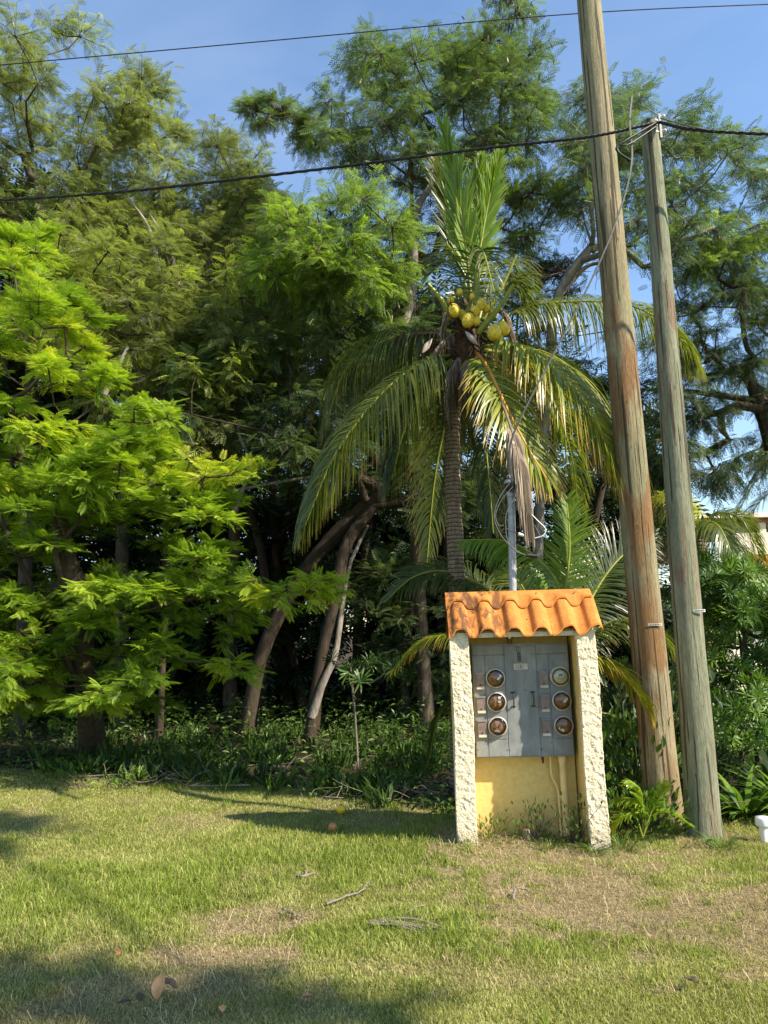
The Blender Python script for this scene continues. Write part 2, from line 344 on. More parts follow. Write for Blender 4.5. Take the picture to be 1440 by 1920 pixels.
def T_rosette(n=13, wd=.1, up=.35, droop=.5):
    V, F = [], []; rg = np.random.default_rng(3)
    for k in range(n):
        a = k*2.4; e = up+rg.random()*.6; d = np.array([cos(a)*cos(e), sin(e), sin(a)*cos(e)]); sd = np.array([-sin(a), 0, cos(a)])
        i = len(V); l = .8+.3*rg.random(); g_ = np.array([0, -.1, -.0])
        V.extend([(0, 0, 0), d*.45*l+sd*wd*.5, d*.45*l-sd*wd*.5, d*.8*l+sd*wd*.35+g_*droop*2, d*.8*l-sd*wd*.35+g_*droop*2, d*l*1.05+g_*droop*5])
        F += [[i, i+1, i+2, i+2], ]; F[-1] = [i, i+2, i+1, i+1]
        F += [[i+1, i+2, i+4, i+3]]
        F += [[i+3, i+4, i+5, i+5]]
    return np.array(V, float), F
def T_leaf(wd=.42):
    V = np.array([(0, 0, 0), (wd*.5, .4, .06), (0, .45, -.02), (-wd*.5, .4, .06), (wd*.3, .78, .03), (0, .8, -.06), (-wd*.3, .78, .03), (0, 1.05, -.15)], float)
    return V, np.array([[0, 1, 2, 2], [0, 2, 3, 3], [1, 4, 5, 2], [2, 5, 6, 3], [4, 7, 5, 5], [5, 7, 6, 6]])
def fixF(F):
    q = [f for f in F if len(set(f)) == 4]; t = [[x for i, x in enumerate(f) if x not in f[:i]] for f in F if len(set(f)) == 3]
    return (np.array(q, int).reshape(-1, 4), np.array(t, int).reshape(-1, 3))
def inst(mb, tpl, pos, dirs, nor, sc, rnd, mat=0):
    V, F = tpl; F = fixF([list(f) for f in F]); y = nrm(dirs); x = nrm(np.cross(y, nor)); z = np.cross(x, y); m = len(pos)
    sc = np.broadcast_to(np.asarray(sc, float), (m,))
    W = pos[:, None]+sc[:, None, None]*(V[None, :, 0:1]*x[:, None]+V[None, :, 1:2]*y[:, None]+V[None, :, 2:3]*z[:, None])
    k = len(V); off = (np.arange(m)*k)[:, None, None]; first = True
    for f in F:
        if len(f) == 0: continue
        FF = (f[None]+off).reshape(-1, f.shape[1])
        if first: mb.add(W.reshape(-1, 3), FF, mat, rnd=np.repeat(rnd, k)); base = mb.n-m*k; first = False
        else: mb.F.append((FF+base, mat, False))
PIN = T_pinnate(); PIN2 = T_pinnate(5, .5, .14); COMB = T_pinnate(8, .5, .075, .12, .12); ROS = T_rosette(); LEAF = T_leaf(); LANCE = T_leaf(.16); STRAP = T_rosette(11, .09, .7, .5)
POD = (np.array([(0, 0, 0), (.07, .5, 0), (0, 1, 0), (-.07, .5, 0)], float), np.array([[0, 1, 2, 3]]))

def prisms(mb, A, B, ra, rb, mat=0):
    d = nrm(B-A); u = nrm(np.cross(d, np.array([.3, .2, 1.]))); v = np.cross(d, u); m = len(A); V = []
    for P_, r in ((A, ra), (B, rb)):
        for k in range(3):
            a = k*2*pi/3; V.append(P_+np.reshape(r, (-1, 1))*(cos(a)*u+sin(a)*v))
    V = np.stack(V, 1).reshape(-1, 3); f = np.array([[0, 1, 4, 3], [1, 2, 5, 4], [2, 0, 3, 5]])
    mb.add(V, (f[None]+(np.arange(m)*6)[:, None, None]).reshape(-1, 4), mat, rnd=.5)

def inpoly(pt, poly):
    x, y = pt; c = False; j = len(poly)-1
    for i in range(len(poly)):
        xi, yi = poly[i]; xj, yj = poly[j]
        if (yi > y) != (yj > y) and x < (xj-xi)*(y-yi)/(yj-yi)+xi: c = not c
        j = i
    return c

def clusters(rng, poly, Y, dY, n, R):
    xs = [p[0] for p in poly]; ys = [p[1] for p in poly]; out = []; tries = 0; md = R*.62
    while len(out) < n and tries < n*60:
        tries += 1; p = (rng.uniform(min(xs), max(xs)), rng.uniform(min(ys), max(ys)))
        if not inpoly(p, poly): continue
        c = at(p[0], p[1], Y+rng.uniform(-1, 1)*dY)
        if c[2] < .3: continue
        if all(np.linalg.norm(c-o) > md for o in out[-400:]): out.append(c)
    return np.array(out)

def foliage(mb, rng, C, R, tpl, nt, nl, sc, tint, mat=0, out0=None, twig=None, droop=.15, hang=.1, clumpvar=.35, flat=.6):
    n = len(C); Rc = R*rng.uniform(.75, 1.2, n)
    D = rng.standard_normal((n, nt, 3)); D[..., 2] = D[..., 2]*flat+.18
    if out0 is not None: D += nrm(C-out0)[:, None]*.55
    D = nrm(D); L = Rc[:, None]*rng.uniform(.55, 1.15, (n, nt)); S = C[:, None]-D*.05*R
    s_ = np.linspace(.22, 1, nl)[None, None, :, None]+rng.uniform(-.05, .05, (n, nt, nl, 1))
    Pp = S[:, :, None]+D[:, :, None]*L[..., None, None]*s_; Pp[..., 2] -= (droop*L[..., None, None]*s_**2)[..., 0]
    side = nrm(np.cross(D, [0, 0, 1.])+1e-3)[:, :, None]*np.where(np.arange(nl) % 2, 1, -1)[None, None, :, None]
    dr = D[:, :, None]*.75+side*rng.uniform(.3, 1.1, (n, nt, nl, 1))+rng.standard_normal((n, nt, nl, 3))*.28; dr[..., 2] -= hang
    nor = np.array([0, 0, 1.])+rng.standard_normal((n, nt, nl, 3))*(.42 if flat > .4 else .3)
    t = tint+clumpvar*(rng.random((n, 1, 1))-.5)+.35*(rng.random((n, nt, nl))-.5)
    sz = sc*rng.uniform(.7, 1.2, (n, nt, nl))
    inst(mb, tpl, Pp.reshape(-1, 3), dr.reshape(-1, 3), nor.reshape(-1, 3), sz.ravel(), np.clip(t, 0, 1).ravel(), mat)
    if twig is not None:
        E_ = S+D*L[..., None]; E_[..., 2] -= droop*L
        prisms(twig[0], S.reshape(-1, 3), E_.reshape(-1, 3), np.full(n*nt, twig[1]), np.full(n*nt, twig[1]*.4))
    return Pp.reshape(-1, 3)

def skeleton(mb, rng, trunk, r0, C, sides=7, mat=0, rmin=.012, bend=.12, expo=.5):
    """trunk polyline then a limb to every foliage clump, joined to the nearest node that lies nearer the trunk"""
    tp = cr(trunk, 14); nodes = [p for p in tp]; par = [-1]+list(range(len(tp)-1)); cnt = [0]*len(tp); fork = len(tp)//2
    root = tp[-1]; order = np.argsort([np.linalg.norm(c-root) for c in C]); br = []
    for i in order:
        c = C[i]; P_ = np.array(nodes[fork:]); d = np.linalg.norm(P_-c, axis=1)+np.maximum(0, P_[:, 2]-c[2])*.9+.25*np.linalg.norm(P_-root, axis=1)
        k = int(np.argmin(d))+fork; a = nodes[k]; dist = np.linalg.norm(c-a); m = max(2, int(dist/.45)); prev = k
        off = rng.standard_normal(3)*bend*dist; path = []
        for q in range(1, m+1):
            f = q/m; p = a+(c-a)*f+off*sin(pi*f)*.6+np.array([0, 0, -.1*dist*sin(pi*f)]); nodes.append(p); par.append(prev); cnt.append(0); prev = len(nodes)-1
        cnt[prev] += 1
    for i in range(len(nodes)-1, 0, -1): cnt[par[i]] += cnt[i]
    tot = max(cnt[0], 1); rad = np.maximum(rmin, r0*(np.array(cnt)/tot)**expo)
    for i in range(len(tp)): rad[i] = max(rad[i], r0*(1-.45*i/(len(tp)-1)))
    rad[0] *= 1.35; rad[1] *= 1.1
    mb.tube(tp, rad[:len(tp)], 12, mat, wob=.05, rng=rng)
    seen = set(range(len(tp))); ch = {}
    for i, p in enumerate(par): ch.setdefault(p, []).append(i)
    for i in range(len(tp), len(nodes)):
        if i in seen: continue
        path = [par[i], i]; seen.add(i); j = i
        while True:
            nx = [q for q in ch.get(j, []) if q not in seen]
            if not nx: break
            j = max(nx, key=lambda q: cnt[q]); seen.add(j); path.append(j)
        rr = [rad[q] for q in path]; rr[0] = min(rr[0], rr[1]*1.25)
        mb.tube([nodes[q] for q in path], rr, sides if rr[1] > .03 else 4, mat, caps=False)

def tree(name, label, cat, group, trunk, r0, parts, bark_, seed, limbs=(), pods=None, tw=.006, expo=.55):
    trunk = [np.array(q, float) for q in trunk]
    if trunk[0][2] > .05: trunk = [np.array([trunk[0][0], trunk[0][1], -.05])]+trunk[1 if trunk[0][2] < .8 else 0:]
    else: trunk[0][2] = -.05
    rng = np.random.default_rng(seed); base = trunk[0]*[1, 1, 0]; root = empty(name, base, label, cat, group)
    tm = MB(); cm = MB(); allC = []; mats = []
    for p in parts:
        p = dict(p)
        if p.get('tpl') is None: p['sc'] *= .8; p['nt'] = int(p.get('nt', 9)*1.4)
        C = clusters(rng, p['poly'], p['Y'], p['dY'], p['n'], p['R'])
        if len(C) == 0: continue
        if p['mat'] not in mats: mats.append(p['mat'])
        allC.append(C); ctr = C.mean(0)
        PP = foliage(cm, rng, C, p['R'], p.get('tpl', PIN), p.get('nt', 9), p.get('nl', 6), p['sc'], p.get('tint', .5), mats.index(p['mat']), ctr,
                twig=(tm, tw), droop=p.get('droop', .15), hang=p.get('hang', .1), clumpvar=p.get('cv', .35), flat=p.get('flat', .6))
        if pods:
            k = rng.choice(len(PP), pods); h = rng.standard_normal((pods, 3))*.25; h[:, 2] -= 1
            if 'pod' not in mats: mats.append('pod')
            inst(cm, POD, PP[k], h, rng.standard_normal((pods, 3)), rng.uniform(.12, .2, pods), rng.random(pods), mats.index('pod'))
    skeleton(tm, rng, trunk, r0, np.concatenate(allC), expo=expo)
    for l, ra, rb in limbs:
        q = cr(l, 12); bm_ = MB(); bm_.tube(q, np.linspace(ra, rb, 12), 8, wob=.06, rng=rng)
        bm_.build('bough', 'bark_grey' if bark_ != 'bark_brown' or pods else bark_, root, base)
    tm.build('trunk', bark_, root, base); cm.build('crown', mats, root, base)
    return root

# ------------------------------------------------------------------ ground
HO = np.array([.50, 6.0]); HA = radians(-2)
def dryness(x, y):
    n = fbm(x*1.1+3, y*1.1+9); n2 = fbm(x*5.5, y*7.5+2); d = np.zeros_like(x)
    for cx, cy, rx, ry, s in ((1.35, 4.95, 1.3, 1.0, 1.2), (1.15, 5.9, .9, .6, 1.1), (2.2, 4.3, 1., .6, .8), (-.75, 4.75, .5, .18, .75), (-.95, 4.25, .4, .17, .85), (2.6, 4.0, 1.1, .5, .7), (2.7, 6.1, .6, .5, .8), (-.9, 3.7, 1., .35, .45), (.4, 4.0, .8, .25, .4)):
        q = ((x-cx)/rx)**2+((y-cy)/ry)**2; d = np.maximum(d, s*np.clip((1.15-q)*1.1+(n-.5)*2.+(n2-.5)*3.2, 0, 1))
    return np.clip(d+np.clip((n-.56)*2.5, 0, .35), 0, 1)
def lushness(x, y):
    n = fbm(x*1.6-5, y*1.6+2); d = np.zeros_like(x)
    for cx, cy, rx, ry, s in ((-1.6, 5.6, 1.5, .6, 1), (-2.2, 4.9, 1.2, .4, .9), (.35, 4.45, .9, .35, .9), (0, 5.9, .8, .6, .8), (-.6, 6.6, 2.2, .4, .4), (2.7, 5.0, .5, .9, .5)):
        q = ((x-cx)/rx)**2+((y-cy)/ry)**2; d = np.maximum(d, s*np.clip(1.4-q+(n-.5)*2.4, 0, 1))
    return d*(1-dryness(x, y))
def edge_y(x):   # where mown lawn gives way to the undergrowth
    return lerp(x, [-9, -4.5, -2.6, -1.3, -.2, .4, .6, 1.7, 2.2, 2.9, 6], [10.6, 10.1, 9.1, 8.7, 8.0, 7.3, 6.7, 6.5, 6.6, 6.5, 6.6])+.5*(fbm(x*1.3, x*0+4)-.5)
def gz(x, y): return .075*np.exp(-((x-.45)/.6)**2-((y-6.2)/.9)**2)+.05*(fbm(x*.9+1, y*.9)-.5)+.012*(fbm(x*6, y*6)-.5)
gxs = np.concatenate([-np.geomspace(400, 9, 16), np.arange(-8.9, 9, .07), np.geomspace(9, 400, 16)])
gys = np.concatenate([-np.geomspace(400, 2.5, 14), np.arange(-2.4, 1.9, .4), np.arange(2, 12, .06), np.geomspace(12.1, 600, 30)])
X, Y_ = np.meshgrid(gxs, gys); Z = gz(X, Y_); Z[(np.abs(X) > 9) | (Y_ > 13) | (Y_ < 0)] *= .3
i, j = np.meshgrid(np.arange(len(gys)-1), np.arange(len(gxs)-1), indexing='ij'); w_ = len(gxs)
mb = MB(); mb.add(np.stack([X, Y_, Z], -1).reshape(-1, 3), np.stack([i*w_+j, i*w_+j+1, (i+1)*w_+j+1, (i+1)*w_+j], -1).reshape(-1, 4), 0, True,
       dry=dryness(X, Y_).ravel(), litter=np.clip((Y_-edge_y(X)+.3)/.8, 0, 1).ravel())
tag(mb.build('ground', 'soil'), kind='structure')

# ------------------------------------------------------------------ lawn
rng = np.random.default_rng(11)
def blades(mb, x, y, h, w0, lean, rnd, dry, lush):
    m = len(x); a = rng.uniform(0, 2*pi, m); b = rng.uniform(0, 2*pi, m); z = gz(x, y)
    base = np.stack([x, y, z-.004], -1); s_ = np.stack([np.cos(a), np.sin(a), 0*a], -1)*w0[:, None]; ld = np.stack([np.cos(b), np.sin(b), 0*a], -1)
    mid = base+ld*(lean*h*.35)[:, None]; mid[:, 2] += h*.62; tip = base+ld*(lean*h)[:, None]; tip[:, 2] += h*np.sqrt(np.maximum(.05, 1-(lean*.8)**2))
    V = np.stack([base-s_, base+s_, mid+s_*.7, mid-s_*.7, tip], 1).reshape(-1, 3); o = (np.arange(m)*5)[:, None]
    r5 = lambda v: np.repeat(v, 5)
    mb.add(V, np.array([[0, 1, 2, 3]])+o, 0, False, rnd=r5(rnd), dry=r5(dry), lush=r5(lush)); mb.F.append((np.array([[3, 2, 4]])+o+mb.n-m*5, 0, False))
gm = MB(); n = 620000
t = rng.random(n); y = 2.7*(11/2.7)**(t**.9); x = rng.uniform(-1, 1, n)*(y*.6+.5)
k = (y < edge_y(x)+.35*rng.random(n)); x, y = x[k], y[k]; dr = dryness(x, y); lu = lushness(x, y)
k = rng.random(len(x)) > dr*.3; x, y, dr, lu = x[k], y[k], dr[k], lu[k]; m = len(x)
h = rng.uniform(.014, .034, m)*(1+1.9*lu*rng.random(m))*(1+.5*(fbm(x*3, y*3)-.4)); far = 1+.09*(y-3)
blades(gm, x, y, h*(1-.35*dr), rng.uniform(.0013, .0028, m)*far, np.clip(rng.uniform(.2, .9, m)+.5*dr, 0, 1.2), np.clip(rng.random(m)*.75+.5*(fbm(x*4+20, y*4)-.4)+.1, 0, 1), np.clip(dr*rng.uniform(.5, 1.3, m), 0, 1), lu*(rng.random(m) > .35))
# taller tufts
nt_ = 1700; tx = rng.uniform(-3.6, 3.4, nt_); ty = rng.uniform(3.3, 9.5, nt_); kk = ((rng.random(nt_) < lushness(tx, ty)*.8+.16) | (np.abs(ty-edge_y(tx)) < .5)) & (ty < edge_y(tx)+.5); tx, ty = tx[kk], ty[kk]
px = np.repeat(tx, 26)+rng.standard_normal(len(tx)*26)*.035; py = np.repeat(ty, 26)+rng.standard_normal(len(tx)*26)*.035; m = len(px)
blades(gm, px, py, rng.uniform(.035, .1, m)*np.repeat(rng.uniform(.4, 1.25, len(tx)), 26), np.full(m, .0028), rng.uniform(.2, 1, m), rng.random(m)*.9, 0*px, np.full(m, .8))
nl_ = 26000; ly = rng.uniform(3.2, 8.5, nl_); lx = rng.uniform(-1, 1, nl_)*(ly*.56+.3); kl = (rng.random(nl_) < dryness(lx, ly)*.9+.07) & (ly < edge_y(lx)); lx, ly = lx[kl], ly[kl]; ml = len(lx)
blades(gm, lx, ly, rng.uniform(.03, .1, ml), rng.uniform(.0012, .0028, ml), rng.uniform(1.05, 1.24, ml), rng.random(ml), np.ones(ml), 0*lx)
tag(gm.build('lawn_grass', 'grass'), 'short mown lawn with greener tufts and dry straw patches', 'grass', kind='stuff')

# ------------------------------------------------------------------ meter hut
hut = empty('meter_hut', (HO[0], HO[1], 0), 'small yellow masonry hut with rough cream columns and an orange tiled roof', 'meter hut', rz=HA)
HM = np.array([[cos(HA), -sin(HA), 0], [sin(HA), cos(HA), 0], [0, 0, 1]])
def hw(u, v, z): return HM@np.array([u, v, z])+np.array([HO[0], HO[1], 0])
WI = 1.155; CW = .155
def stucco_face(u0, u1, z1, seed):
    rg = np.random.default_rng(seed); m = MB()
    nu, nz = 28, 260; U = np.linspace(0, 1, nu); Zs = np.linspace(0, 1, nz)
    # wrap: left side (v .06->0), front, right side
    per = [(u0, .055), (u0, .03), (u0, .008)]+[(u0+(u1-u0)*q, 0) for q in np.linspace(.03, .97, nu)]+[(u1, .008), (u1, .03), (u1, .055)]
    per = np.array(per); nn = len(per); V = np.zeros((nz, nn, 3))
    for a in range(nz):
        z = -.05+Zs[a]*(z1+.05); V[a, :, 0] = per[:, 0]; V[a, :, 1] = per[:, 1]; V[a, :, 2] = z
    d = (fbm(V[..., 0]*34+seed*9+V[..., 1]*30+.3*V[..., 2]*34, V[..., 2]*30-V[..., 0]*9, 5)-.5)*.02
    V[..., 1] -= d*np.array([.3, .6, 1]+[1]*nu+[1, .6, .3])[None]
    V[:, :3, 0] -= d[:, :3]; V[:, -3:, 0] += d[:, -3:]*.5
    V[..., 0] += .006*np.sin(V[..., 2]*5+seed)
    i, j = np.meshgrid(np.arange(nz-1), np.arange(nn-1), indexing='ij')
    m.add(V.reshape(-1, 3), np.stack([i*nn+j, i*nn+j+1, (i+1)*nn+j+1, (i+1)*nn+j], -1).reshape(-1, 4), 0, False); return m
def prism_u(m, poly, u0, u1, mat=0):
    n = len(poly); V = [(u, v, z) for u in (u0, u1) for v, z in poly]
    j = np.arange(n); k = (j+1) % n; m.add(V, np.stack([j, k, k+n, j+n], -1), mat); m.add(V, [list(range(n))[::-1]], mat); m.add(V, [list(range(n, 2*n))], mat)
for k, (a, b) in enumerate(((0, CW), (WI-CW, WI))):
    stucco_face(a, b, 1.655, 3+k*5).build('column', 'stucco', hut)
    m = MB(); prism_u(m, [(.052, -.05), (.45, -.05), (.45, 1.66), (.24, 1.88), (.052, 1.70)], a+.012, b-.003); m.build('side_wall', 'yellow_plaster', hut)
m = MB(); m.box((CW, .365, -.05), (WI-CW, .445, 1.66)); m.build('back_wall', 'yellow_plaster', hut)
m = MB(); m.box((CW, .055, 1.64), (WI-CW, .338, 1.672)); m.build('soffit', 'yellow_plaster', hut)
m = MB(); m.box((CW, .004, 1.615), (WI-CW, .053, 1.652)); m.build('lintel', 'stucco', hut)
PER = .213
def wave(u): c = np.cos(2*pi*(u-.085)/PER); return .034*np.tanh(1.7*c)/.935
def sheet(m, us, f_top, th, mat=0):
    """f_top(u)-> list of (v,z) along the slope; solid sheet of thickness th"""
    A = np.array([[(u, v, z) for v, z in f_top(u)] for u in us]); B = A.copy(); B[..., 2] -= th; nu, nv = A.shape[:2]
    i, j = np.meshgrid(np.arange(nu-1), np.arange(nv-1), indexing='ij'); q = np.stack([i*nv+j, (i+1)*nv+j, (i+1)*nv+j+1, i*nv+j+1], -1).reshape(-1, 4)
    m.add(A.reshape(-1, 3), q, mat, True); m.add(B.reshape(-1, 3), q[:, ::-1], mat, True)
    for edge in (A[0], A[-1], A[:, 0], A[:, -1]):
        E = edge.copy(); E[:, 2] -= th; n = len(E); k = np.arange(n-1); m.add(np.vstack([edge, E]), np.stack([k, k+1, k+1+n, k+n], -1), mat)
tr_ = MB(); s0, s1 = (-.045, 1.66), (.20, 1.93)
segs = [(-.022, .325, 0), (.325, .755, .003), (.755, .835, 0), (.835, WI+.055, .005)]
for a, b, dz in ((-.008, .405, 0.), (.4055, .811, .002), (.8125, WI+.05, .012)):
    us = np.linspace(a, b, 40)
    sheet(tr_, us, lambda u: [(s0[0]+(s1[0]-s0[0])*q, s0[1]+(s1[1]-s0[1])*q+wave(u)+dz*(1-q)+(.006*sin(u*60)*(1-q) if a > .8 else 0)) for q in np.linspace(-.02 if a > .8 else 0, 1, 7)], .013)
for kx, kq in ((.63, .45), (.34, .5), (.98, .4), (.2, .7)):
    p = np.array([kx, s0[0]+(s1[0]-s0[0])*kq, s0[1]+(s1[1]-s0[1])*kq+wave(kx)+.002]); tr_.lathe([(0, .004), (.005, .003), (.006, 0)], p, (0, -.7, .7), 8, 1)
tr_.build('front_roof_tiles', ['terracotta', 'darkmark'], hut)
m = MB(); us = np.linspace(-.005, WI+.03, 90)
sheet(m, us, lambda u: [(.26+.28*q, 1.93-.27*q+wave(u)) for q in np.linspace(0, 1, 5)], .013); m.build('back_roof_tiles', 'terracotta', hut)
m = MB()
def capf(u):
    q0 = .78-.02*sin(u*3); lo = (s0[0]+(s1[0]-s0[0])*q0, s0[1]+(s1[1]-s0[1])*q0+wave(u)*1.02+.03)
    arc = [(.245-.06*cos(a), 1.950+.045*sin(a)) for a in np.linspace(.25, pi-.25, 9)]
    hi = arc[0]; return [lo, (lo[0]*.6+hi[0]*.4, lo[1]*.55+hi[1]*.45+.004)]+arc+[(.36, 1.90+wave(u)*.9)]
sheet(m, np.linspace(-.015, WI+.03, 110), capf, .014)
for u in (.29, .735, 1.05):
    m.lathe([(0, .004), (.006, .003), (.007, 0)], np.array([u, .178, 1.965]), (0, -.8, .6), 8, 1)
m.build('ridge_cap', ['terracotta', 'darkmark'], hut)

# ------------------------------------------------------------------ meter panel on its back wall
PW, PZ0, PH, PU = .79, .655, .905, .187
pan = empty('meter_cabinet', hw(PU, .365, PZ0), 'grey steel electric meter cabinet with six round glass meters fixed on the yellow wall', 'electric meter panel', rz=HA)
def pu(a): return a*PW
def pz(b): return (1-b)*PH
FV = -.12
m = MB(); m.box((0, FV, 0), (PW, -.002, PH)); m.build('housing', 'steel', pan)
def plate(name, a0, a1, b0, b1, th=.005, mat='steel', gap=.0018, base=FV):
    m = MB(); x0, x1, z0, z1 = pu(a0)+gap, pu(a1)-gap, pz(b1)+gap, pz(b0)-gap; e = min(.003, th*.6)
    V = [(x0, base-.0005, z0), (x1, base-.0005, z0), (x1, base-.0005, z1), (x0, base-.0005, z1), (x0+e, base-th, z0+e), (x1-e, base-th, z0+e), (x1-e, base-th, z1-e), (x0+e, base-th, z1-e)]
    m.add(V, [[0, 1, 5, 4], [1, 2, 6, 5], [2, 3, 7, 6], [3, 0, 4, 7], [4, 5, 6, 7]]); return m.build(name, mat, pan)
for a0, a1, b0, b1 in ((.004, .13, .10, .995), (.13, .335, .845, .995), (.13, .335, .10, .845), (.335, .665, .02, .995), (.665, .79, .10, .995), (.79, .996, .845, .995), (.79, .996, .10, .845), (.004, .335, .01, .1), (.665, .996, .01, .1)):
    plate('door_panel', a0, a1, b0, b1)
def meter(a, b, kind, ang, o=pan):
    c = np.array([pu(a), FV-.005, pz(b)]); ax = (0, -1, 0); R = .0735
    m = MB(); m.lathe([(R-.006, 0), (R+.004, .0), (R+.006, .012), (R+.001, .02), (R-.006, .018), (R-.009, .004)], c, ax, 36); t = m.build('meter', 'ring', o)
    if kind == 'live': t['label'] = 'meter with a cream face and small dark display'
    m = MB(); m.lathe([(0, .006), (R-.012, .006), (R-.008, .003)], c, ax, 30); m.build('dial', 'creamdial' if kind == 'live' else 'rustdial', t)
    m = MB()
    if kind == 'live':
        m.lathe([(0, .03), (R*.62, .03), (R*.7, .024), (R*.74, .006)], c, ax, 30, 1)
        m.box(c+[-.017, -.033, .006], c+[.017, -.0305, .022], 0); m.box(c+[-.048, -.0325, -.001], c+[.048, -.0305, .001], 2)
        for q in range(6): m.box(c+[-.03+q*.011, -.032, -.02], c+[-.024+q*.011, -.0305, -.012], 2)
        m.build('display', ['darkmark', 'creamdial', 'tanlabel'], t)
        m = MB(); th = np.linspace(0, 2*pi, 28); m.tube(np.stack([c[0]-.006+(R+.004)*np.cos(th), np.full(28, c[1]-.022), c[2]+.004+(R+.003)*np.sin(th)], -1), .0035, 6, caps=False); m.build('seal_band', 'ring', t)
    else:
        ca, sa = cos(ang), sin(ang); Mx = np.array([[ca, 0, -sa], [0, 1, 0], [sa, 0, ca]])
        m.box((-.024, -.014, -.009), (.024, -.012, .009), 0, Mx); m.V[-1] += c+Mx@np.array([.022, 0, -.022] if kind == 't' else [0.0, 0, -.034]); m.build('paper_tag', 'white', t)
        for q in range(4):
            m = MB(); a_ = q*pi/2+.6; m.box(c+[.03*cos(a_)-.007, -.016, .03*sin(a_)-.01], c+[.03*cos(a_)+.007, -.006, .03*sin(a_)+.01])
            m.build('meter_jaw', 'rustdial', t)
    m = MB(); rr = [(R-.004, .012), (R-.006, .03), (R-.013, .040), (R-.03, .046), (.0, .048)]; m.lathe(rr, c, ax, 30); m.build('glass_cover', 'glass', t)
for a, b, kd, an in ((.233, .306, 't', .95), (.233, .516, 't', 1.5), (.233, .73, 'u', -.1), (.902, .306, 'live', 0), (.902, .518, 't', .9), (.905, .735, 'u', -.6)): meter(a, b, kd, an)
for a in (.072, .728):
    for b in (.325, .536, .745):
        x, z = pu(a), pz(b); m = MB(); m.box((x-.034, FV-.022, z-.045), (x+.034, FV-.004, z+.055)); m.box((x-.037, FV-.028, z+.055), (x+.037, FV-.004, z+.066), 1)
        t = m.build('breaker_window', ['window_plastic', 'steel'], pan)
        m = MB(); m.box((x-.03, FV-.024, z-.068), (x+.034, FV-.006, z-.047)); m.build('label_strip', 'tanlabel', t)
        m = MB(); m.lathe([(0, .006), (.006, .005), (.007, 0)], np.array([x+.002, FV-.022, z-.034]), (0, -1, 0), 8); m.build('latch', 'darkmark', t)
for a in (.405, .61):
    x = pu(a); z0, z1 = pz(.56), pz(.435); m = MB()
    m.tube(cr([(x, FV-.006, z0), (x, FV-.03, z0+.012), (x+.002, FV-.036, (z0+z1)/2), (x, FV-.03, z1-.012), (x-.003, FV-.006, z1)], 14), .0052, 8)
    for z in (z0, z1):
        m.box((x-.018, FV-.0085, z-.004), (x+.018, FV-.0052, z+.004)); m.lathe([(0, .006), (.005, .005), (.006, 0)], np.array([x-.014, FV-.0085, z]), (0, -1, 0), 8); m.lathe([(0, .006), (.005, .005), (.006, 0)], np.array([x+.014, FV-.0085, z]), (0, -1, 0), 8)
    m.build('handle', 'darkmark', pan)
def vbox(m, a0, a1, b0, b1, y0=FV-.0052, th=.0012, mat=0): m.box((pu(a0), y0-th, pz(b1)), (pu(a1), y0, pz(b0)), mat)
m = MB()
for a0, a1, b0, b1 in ((.468, .508, .032, .037), (.468, .508, .066, .071), (.468, .472, .037, .066), (.504, .508, .037, .066), (.478, .498, .05, .053), (.4865, .4895, .042, .061)): vbox(m, a0, a1, b0, b1)
vbox(m, .474, .508, .078, .166)
for b in (.086, .108, .130, .150): vbox(m, .482, .5, b, b+.006, FV-.0066, .0008, 1); vbox(m, .482, .486, b, b+.011, FV-.0066, .0008, 1)
m.build('maker_emblem', ['darkmark', 'steel'], pan)
m = MB(); vbox(m, .432, .572, .183, .234, mat=0)
for q in range(4): vbox(m, .445, .557-.02*(q % 2), .192+q*.010, .195+q*.010, FV-.0066, .0006, 1)
m.box((pu(.5), FV-.0074, pz(.228)), (pu(.506), FV-.0066, pz(.19)), 1)
m.build('warning_label', ['tanlabel', 'darkmark'], pan)
m = MB()
for a, b in ((.115, .45), (.115, .66), (.125, .88), (.32, .935), (.345, .935), (.66, .935), (.68, .935), (.77, .45), (.675, .665), (.77, .88), (.66, .57), (.54, .42), (.015, .1), (.335, .1), (.645, .1), (.02, .93)):
    m.lathe([(0, .004), (.004, .003), (.0045, 0)], np.array([pu(a), FV-.005, pz(b)]), (0, -1, 0), 8)
m.build('screw', 'darkmark', pan)['kind'] = 'stuff'

# pipes round the panel
m = MB(); m.tube([hw(.505, .24, 1.555), hw(.505, .24, 1.60)], .022, 12, 0); m.tube([hw(.505, .24, 1.595), hw(.505, .24, 1.64)], .03, 12, 0); m.lathe([(0, .012), (.012, .008), (.014, 0)], hw(.50, .205, 1.612), (.27, -.96, 0), 12, 1)
tag(m.build('pipe_fitting', [flat('rusty_pipe', (.12, .07, .04), .8), 'white']), 'rusty conduit fitting with a pale knob between cabinet top and roof', 'pipe fitting')
m = MB(); m.tube([hw(.885, .295, .655), hw(.885, .295, .04)], .027, 16); m.tube([hw(.885, .295, .654), hw(.885, .295, .60)], .033, 16)
tag(m.build('drain_pipe', 'pvc'), 'thick cream plastic pipe running down from cabinet to ground', 'pipe')
m = MB(); m.tube(cr([hw(.795, .32, .655), hw(.797, .322, .50), hw(.835, .322, .40), hw(.845, .322, .28), hw(.845, .322, .03)], 24), .0105, 10)
tag(m.build('cable_conduit', 'pvc'), 'thin cream conduit bending down the wall left of the thick pipe', 'conduit')
m = MB(); m.tube([hw(.72, .26, .656), hw(.725, .26, .62), hw(.72, .26, .60)], [.012, .01, .006], 8)
tag(m.build('rusty_plug', flat('rust_plug', (.09, .03, .02), .8)), 'small rusty plug sticking out below the cabinet', 'pipe plug')

